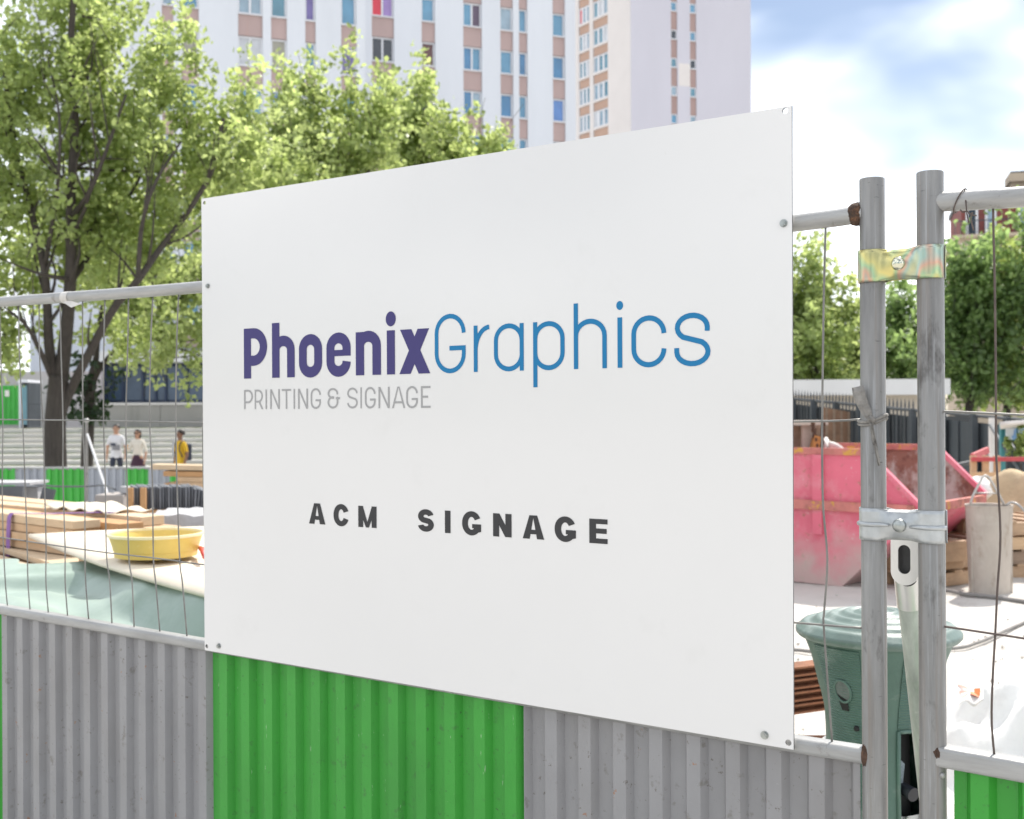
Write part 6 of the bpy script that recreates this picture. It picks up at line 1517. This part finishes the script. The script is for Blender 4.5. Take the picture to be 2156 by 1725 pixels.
def person(loc, label, turn, H_, shirt, legs, skin, shirt_bot, leg_bot, pose, hair_len=0, extras=None):
    root = thing('person', loc, label, 'person', 'people walking past the steps')
    k = H_ / 1.75
    lf, rf = pose.get('step', (.12, -.10)); raise_ = pose.get('raise', 0)
    J = []; Ed = []
    def j(x, y, z, r): J.append(((x * k, y * k, z * k), r * k if not isinstance(r, tuple) else (r[0] * k, r[1] * k))); return len(J) - 1
    def chain(a, lst):
        for t in lst:
            b = j(*t); Ed.append((a, b)); a = b
        return a
    pel = j(0, 0, .95, (.155, .11)); ch = chain(pel, [(0, 0, 1.08, (.135, .10)), (0, -.01, 1.25, (.155, .11)), (0, 0, 1.40, (.15, .095))])
    nk = chain(ch, [(0, 0, 1.49, .055), (0, -.015, 1.55, .058)])
    chain(nk, [(0, -.02, 1.62, (.075, .092)), (0, -.015, 1.70, (.072, .088)), (0, -.01, 1.745, .035)])
    for s in (-1, 1):
        st = lf if s < 0 else rf
        hp = chain(pel, [(s * .09, 0, .86, .095), (s * .095, -st * .45, .50, .062), (s * .095, -st * .5 + .08 * (st < 0) + .02, .30, .055), (s * .095, -st + .02, .09, .038)])
        chain(hp, [(s * .10, -st - .05, .035, .035), (s * .105, -st - .15, .025, .028)])
        sh = chain(ch, [(s * .155, 0, 1.40, .066)])
        if raise_ == s: el, hn = (s * .23, -.06, 1.13, .040), (s * .17, -.26, 1.22, .030)
        else: el, hn = (s * .245, .03, 1.13, .040), (s * .255, -.04 - .03 * s, .88, .029)
        e_ = chain(sh, [(s * .20, .015, 1.30, .054), el, ((el[0] + hn[0]) / 2, (el[1] + hn[1]) / 2, (el[2] + hn[2]) / 2, .036), hn])
        d = (Vector(hn[:3]) - Vector(el[:3])).normalized(); hx = Vector(hn[:3])
        pm = chain(e_, [(*(hx + d * .07), (.036, .018))])
        for fi in range(4):
            o_ = Vector((0, 1, 0)) * (fi - 1.5) * .018; L = (.07, .08, .075, .055)[fi]
            f0 = hx + d * .08 + o_; a = j(*f0, .0095); chain(a, [(*(f0 + d * L * .55 + Vector((-s * .008, 0, 0))), .009), (*(f0 + d * L + Vector((-s * .022, 0, 0))), .0075)])
        t0 = hx + d * .03 + Vector((0, -.026, 0)); a = j(*t0, .011); chain(a, [(*(t0 + d * .03 + Vector((0, -.018, 0))), .0105), (*(t0 + d * .06 + Vector((-s * .01, -.022, 0))), .008)])
    roots = {0} | {i for i in range(len(J)) if not any(e[1] == i for e in Ed)}
    sl = pose.get('sleeve', 1.20)
    def mf(c):
        x, y, z = c.x / k, c.y / k, c.z / k
        if z > 1.475: return 0
        if abs(x) > .185 and z < sl: return 0
        if z > shirt_bot: return 1
        if abs(x) > .20 and z > .7: return 0
        if z > leg_bot: return 2
        return 0 if z > .10 else 3
    o = skinned('body', J, Ed, roots, [skin, shirt, legs, M_pali], mf, root)
    o.rotation_euler = (0, 0, turn)
    b = MB()
    hm = []; 
    for (r, z) in ((.001, 1.775), (.05, 1.768), (.085, 1.735), (.098, 1.68), (.094, 1.63)): hm.append((r * k, z * k))
    if hair_len: hm += [(.092 * k, 1.56 * k), (.07 * k, (1.56 - hair_len) * k)]
    b.lathe(hm, 20, (0, .022 * k, 0), Matrix.Diagonal((1.0, 1.1, 1.0)).to_3x3())
    # cut the fringe so that the face stays free
    keep = []
    for f in b.f:
        c = sum((Vector(b.v[i]) for i in f), Vector()) / len(f)
        if not (c.y < -.02 * k and c.z < 1.695 * k): keep.append(f)
    b.f = keep; b.m = [0] * len(keep); off = Vector(loc)
    Rz = Matrix.Rotation(turn, 3, 'Z'); b.v = [tuple(Rz @ Vector(v) + off) for v in b.v]
    b.build('hair', M_hair, root, True)
    def place(pts): return [Rz @ (Vector(p) * k) + off for p in pts]
    # face: nose, eyes, mouth, ears
    n_ = MB(); v = place([(-.014, -.105, 1.60), (.014, -.105, 1.60), (0, -.132, 1.605), (0, -.108, 1.655)]); n_.add(v, [(0, 1, 2), (0, 2, 3), (1, 3, 2), (0, 3, 1)]); n_.build('nose', skin, root)
    for s in (-1, 1):
        n_ = MB(); n_.box(place([(s * .032, -.100, 1.652)])[0], (.013 * k, .006 * k, .006 * k), Rz); n_.build('eye', M_hair, root)
        n_ = MB(); n_.box(place([(s * .083, .0, 1.635)])[0], (.008 * k, .02 * k, .03 * k), Rz); n_.build('ear', skin, root)
    n_ = MB(); n_.box(place([(0, -.101, 1.570)])[0], (.024 * k, .006 * k, .005 * k), Rz); n_.build('mouth', mat('lips', (.25, .07, .06), .5), root)
    if extras: extras(root, place, Rz, k)
    return root
M_wshirt = mat('white t-shirt', (.62, .62, .66), .8, 0, .05, 8); M_jean = mat('dark jeans', (.025, .032, .055), .8, 0, .15, 12); M_cream3 = mat('cream blouse', (.60, .56, .50), .8, 0, .06, 9); M_skirt = mat('dark plum skirt', (.045, .016, .035), .8, 0, .3, 14, (1, 1, .2)); M_yshirt = mat('yellow t-shirt', (.62, .38, .02), .8, 0, .06, 8)
def ex1(root, place, Rz, k):
    for z0, z1, x0, x1, m, y in ((1.18, 1.25, -.13, .02, M_jean, .128), (1.06, 1.20, -.09, .13, mat('grey shirt print', (.22, .22, .24), .8), .126)):
        b = MB(); vs = []
        for z in (z0, z1):
            for i in range(7):
                x = x0 + (x1 - x0) * i / 6; vs.append((x, -y * math.sqrt(max(.05, 1 - (x / .20) ** 2)), z))
        b.add(place(vs), [(i, i + 1, 8 + i, 7 + i) for i in range(6)]); b.build('shirt_print', m, root)
pA = P(245, 960, 30.4); person((pA.x, pA.y, zg(0, 24)), 'person in a white printed t-shirt and dark trousers by the steps', R(4), 1.70, M_wshirt, M_jean, M_skin, .86, .10, dict(step=(.16, -.14)), 0, ex1)
def ex2(root, place, Rz, k):
    b = MB(); n = 20; vs = []
    for r, z in ((.135, 1.02), (.165, .90), (.215, .74), (.235, .64)):
        for i in range(n):
            a = 2 * math.pi * i / n; rr = r * (1 + .05 * math.cos(6 * a) * (1.02 - z) * 2.5); vs.append((rr * math.cos(a), rr * .8 * math.sin(a), z))
    b.add(place(vs), [(j * n + i, j * n + (i + 1) % n, (j + 1) * n + (i + 1) % n, (j + 1) * n + i) for j in range(3) for i in range(n)]); b.build('skirt', M_skirt, root, True)
    b = MB(); b.tube(place([(-.17, -.30, 1.20), (-.17, -.31, 1.32)]), .025, 10); b.build('cup', mat('amber drink', (.55, .25, .06), .3), root, True)
    for s in (-1, 1):
        b = MB(); b.box(place([(s * .034, -.106, 1.652)])[0], (.026 * k, .006 * k, .018 * k), Rz); b.build('sunglass_lens', M_black, root)
pB = P(290, 960, 30.0); person((pB.x, pB.y, zg(0, 24)), 'person in a cream blouse and short plum skirt with one hand raised', R(-6), 1.57, M_cream3, M_skin, M_skin, .98, .10, dict(step=(.08, -.06), **{'raise': -1}, sleeve=1.10), .10, ex2)
def ex3(root, place, Rz, k):
    b = MB(); b.box(place([(0.0, .19, 1.18)])[0], (.14 * k, .08 * k, .22 * k), Rz); bevel(b.build('backpack', M_jean, root), .04, 3)
    for s in (-1, 1):
        b = MB(); b.tube(smooth_pts(place([(s * .12, .10, 1.40), (s * .12, .02, 1.475), (s * .115, -.09, 1.40), (s * .12, -.125, 1.25), (s * .15, -.04, 1.05)]), 3), .016 * k, 6); b.build('strap', M_jean, root, True)
pC = P(380, 960, 27.0); person((pC.x, pC.y, zg(0, 27)), 'person in a yellow t-shirt with a dark backpack near the sign edge', R(-38), 1.60, M_yshirt, M_jean, M_skin2, .84, .10, dict(step=(.15, -.12)), 0, ex3)
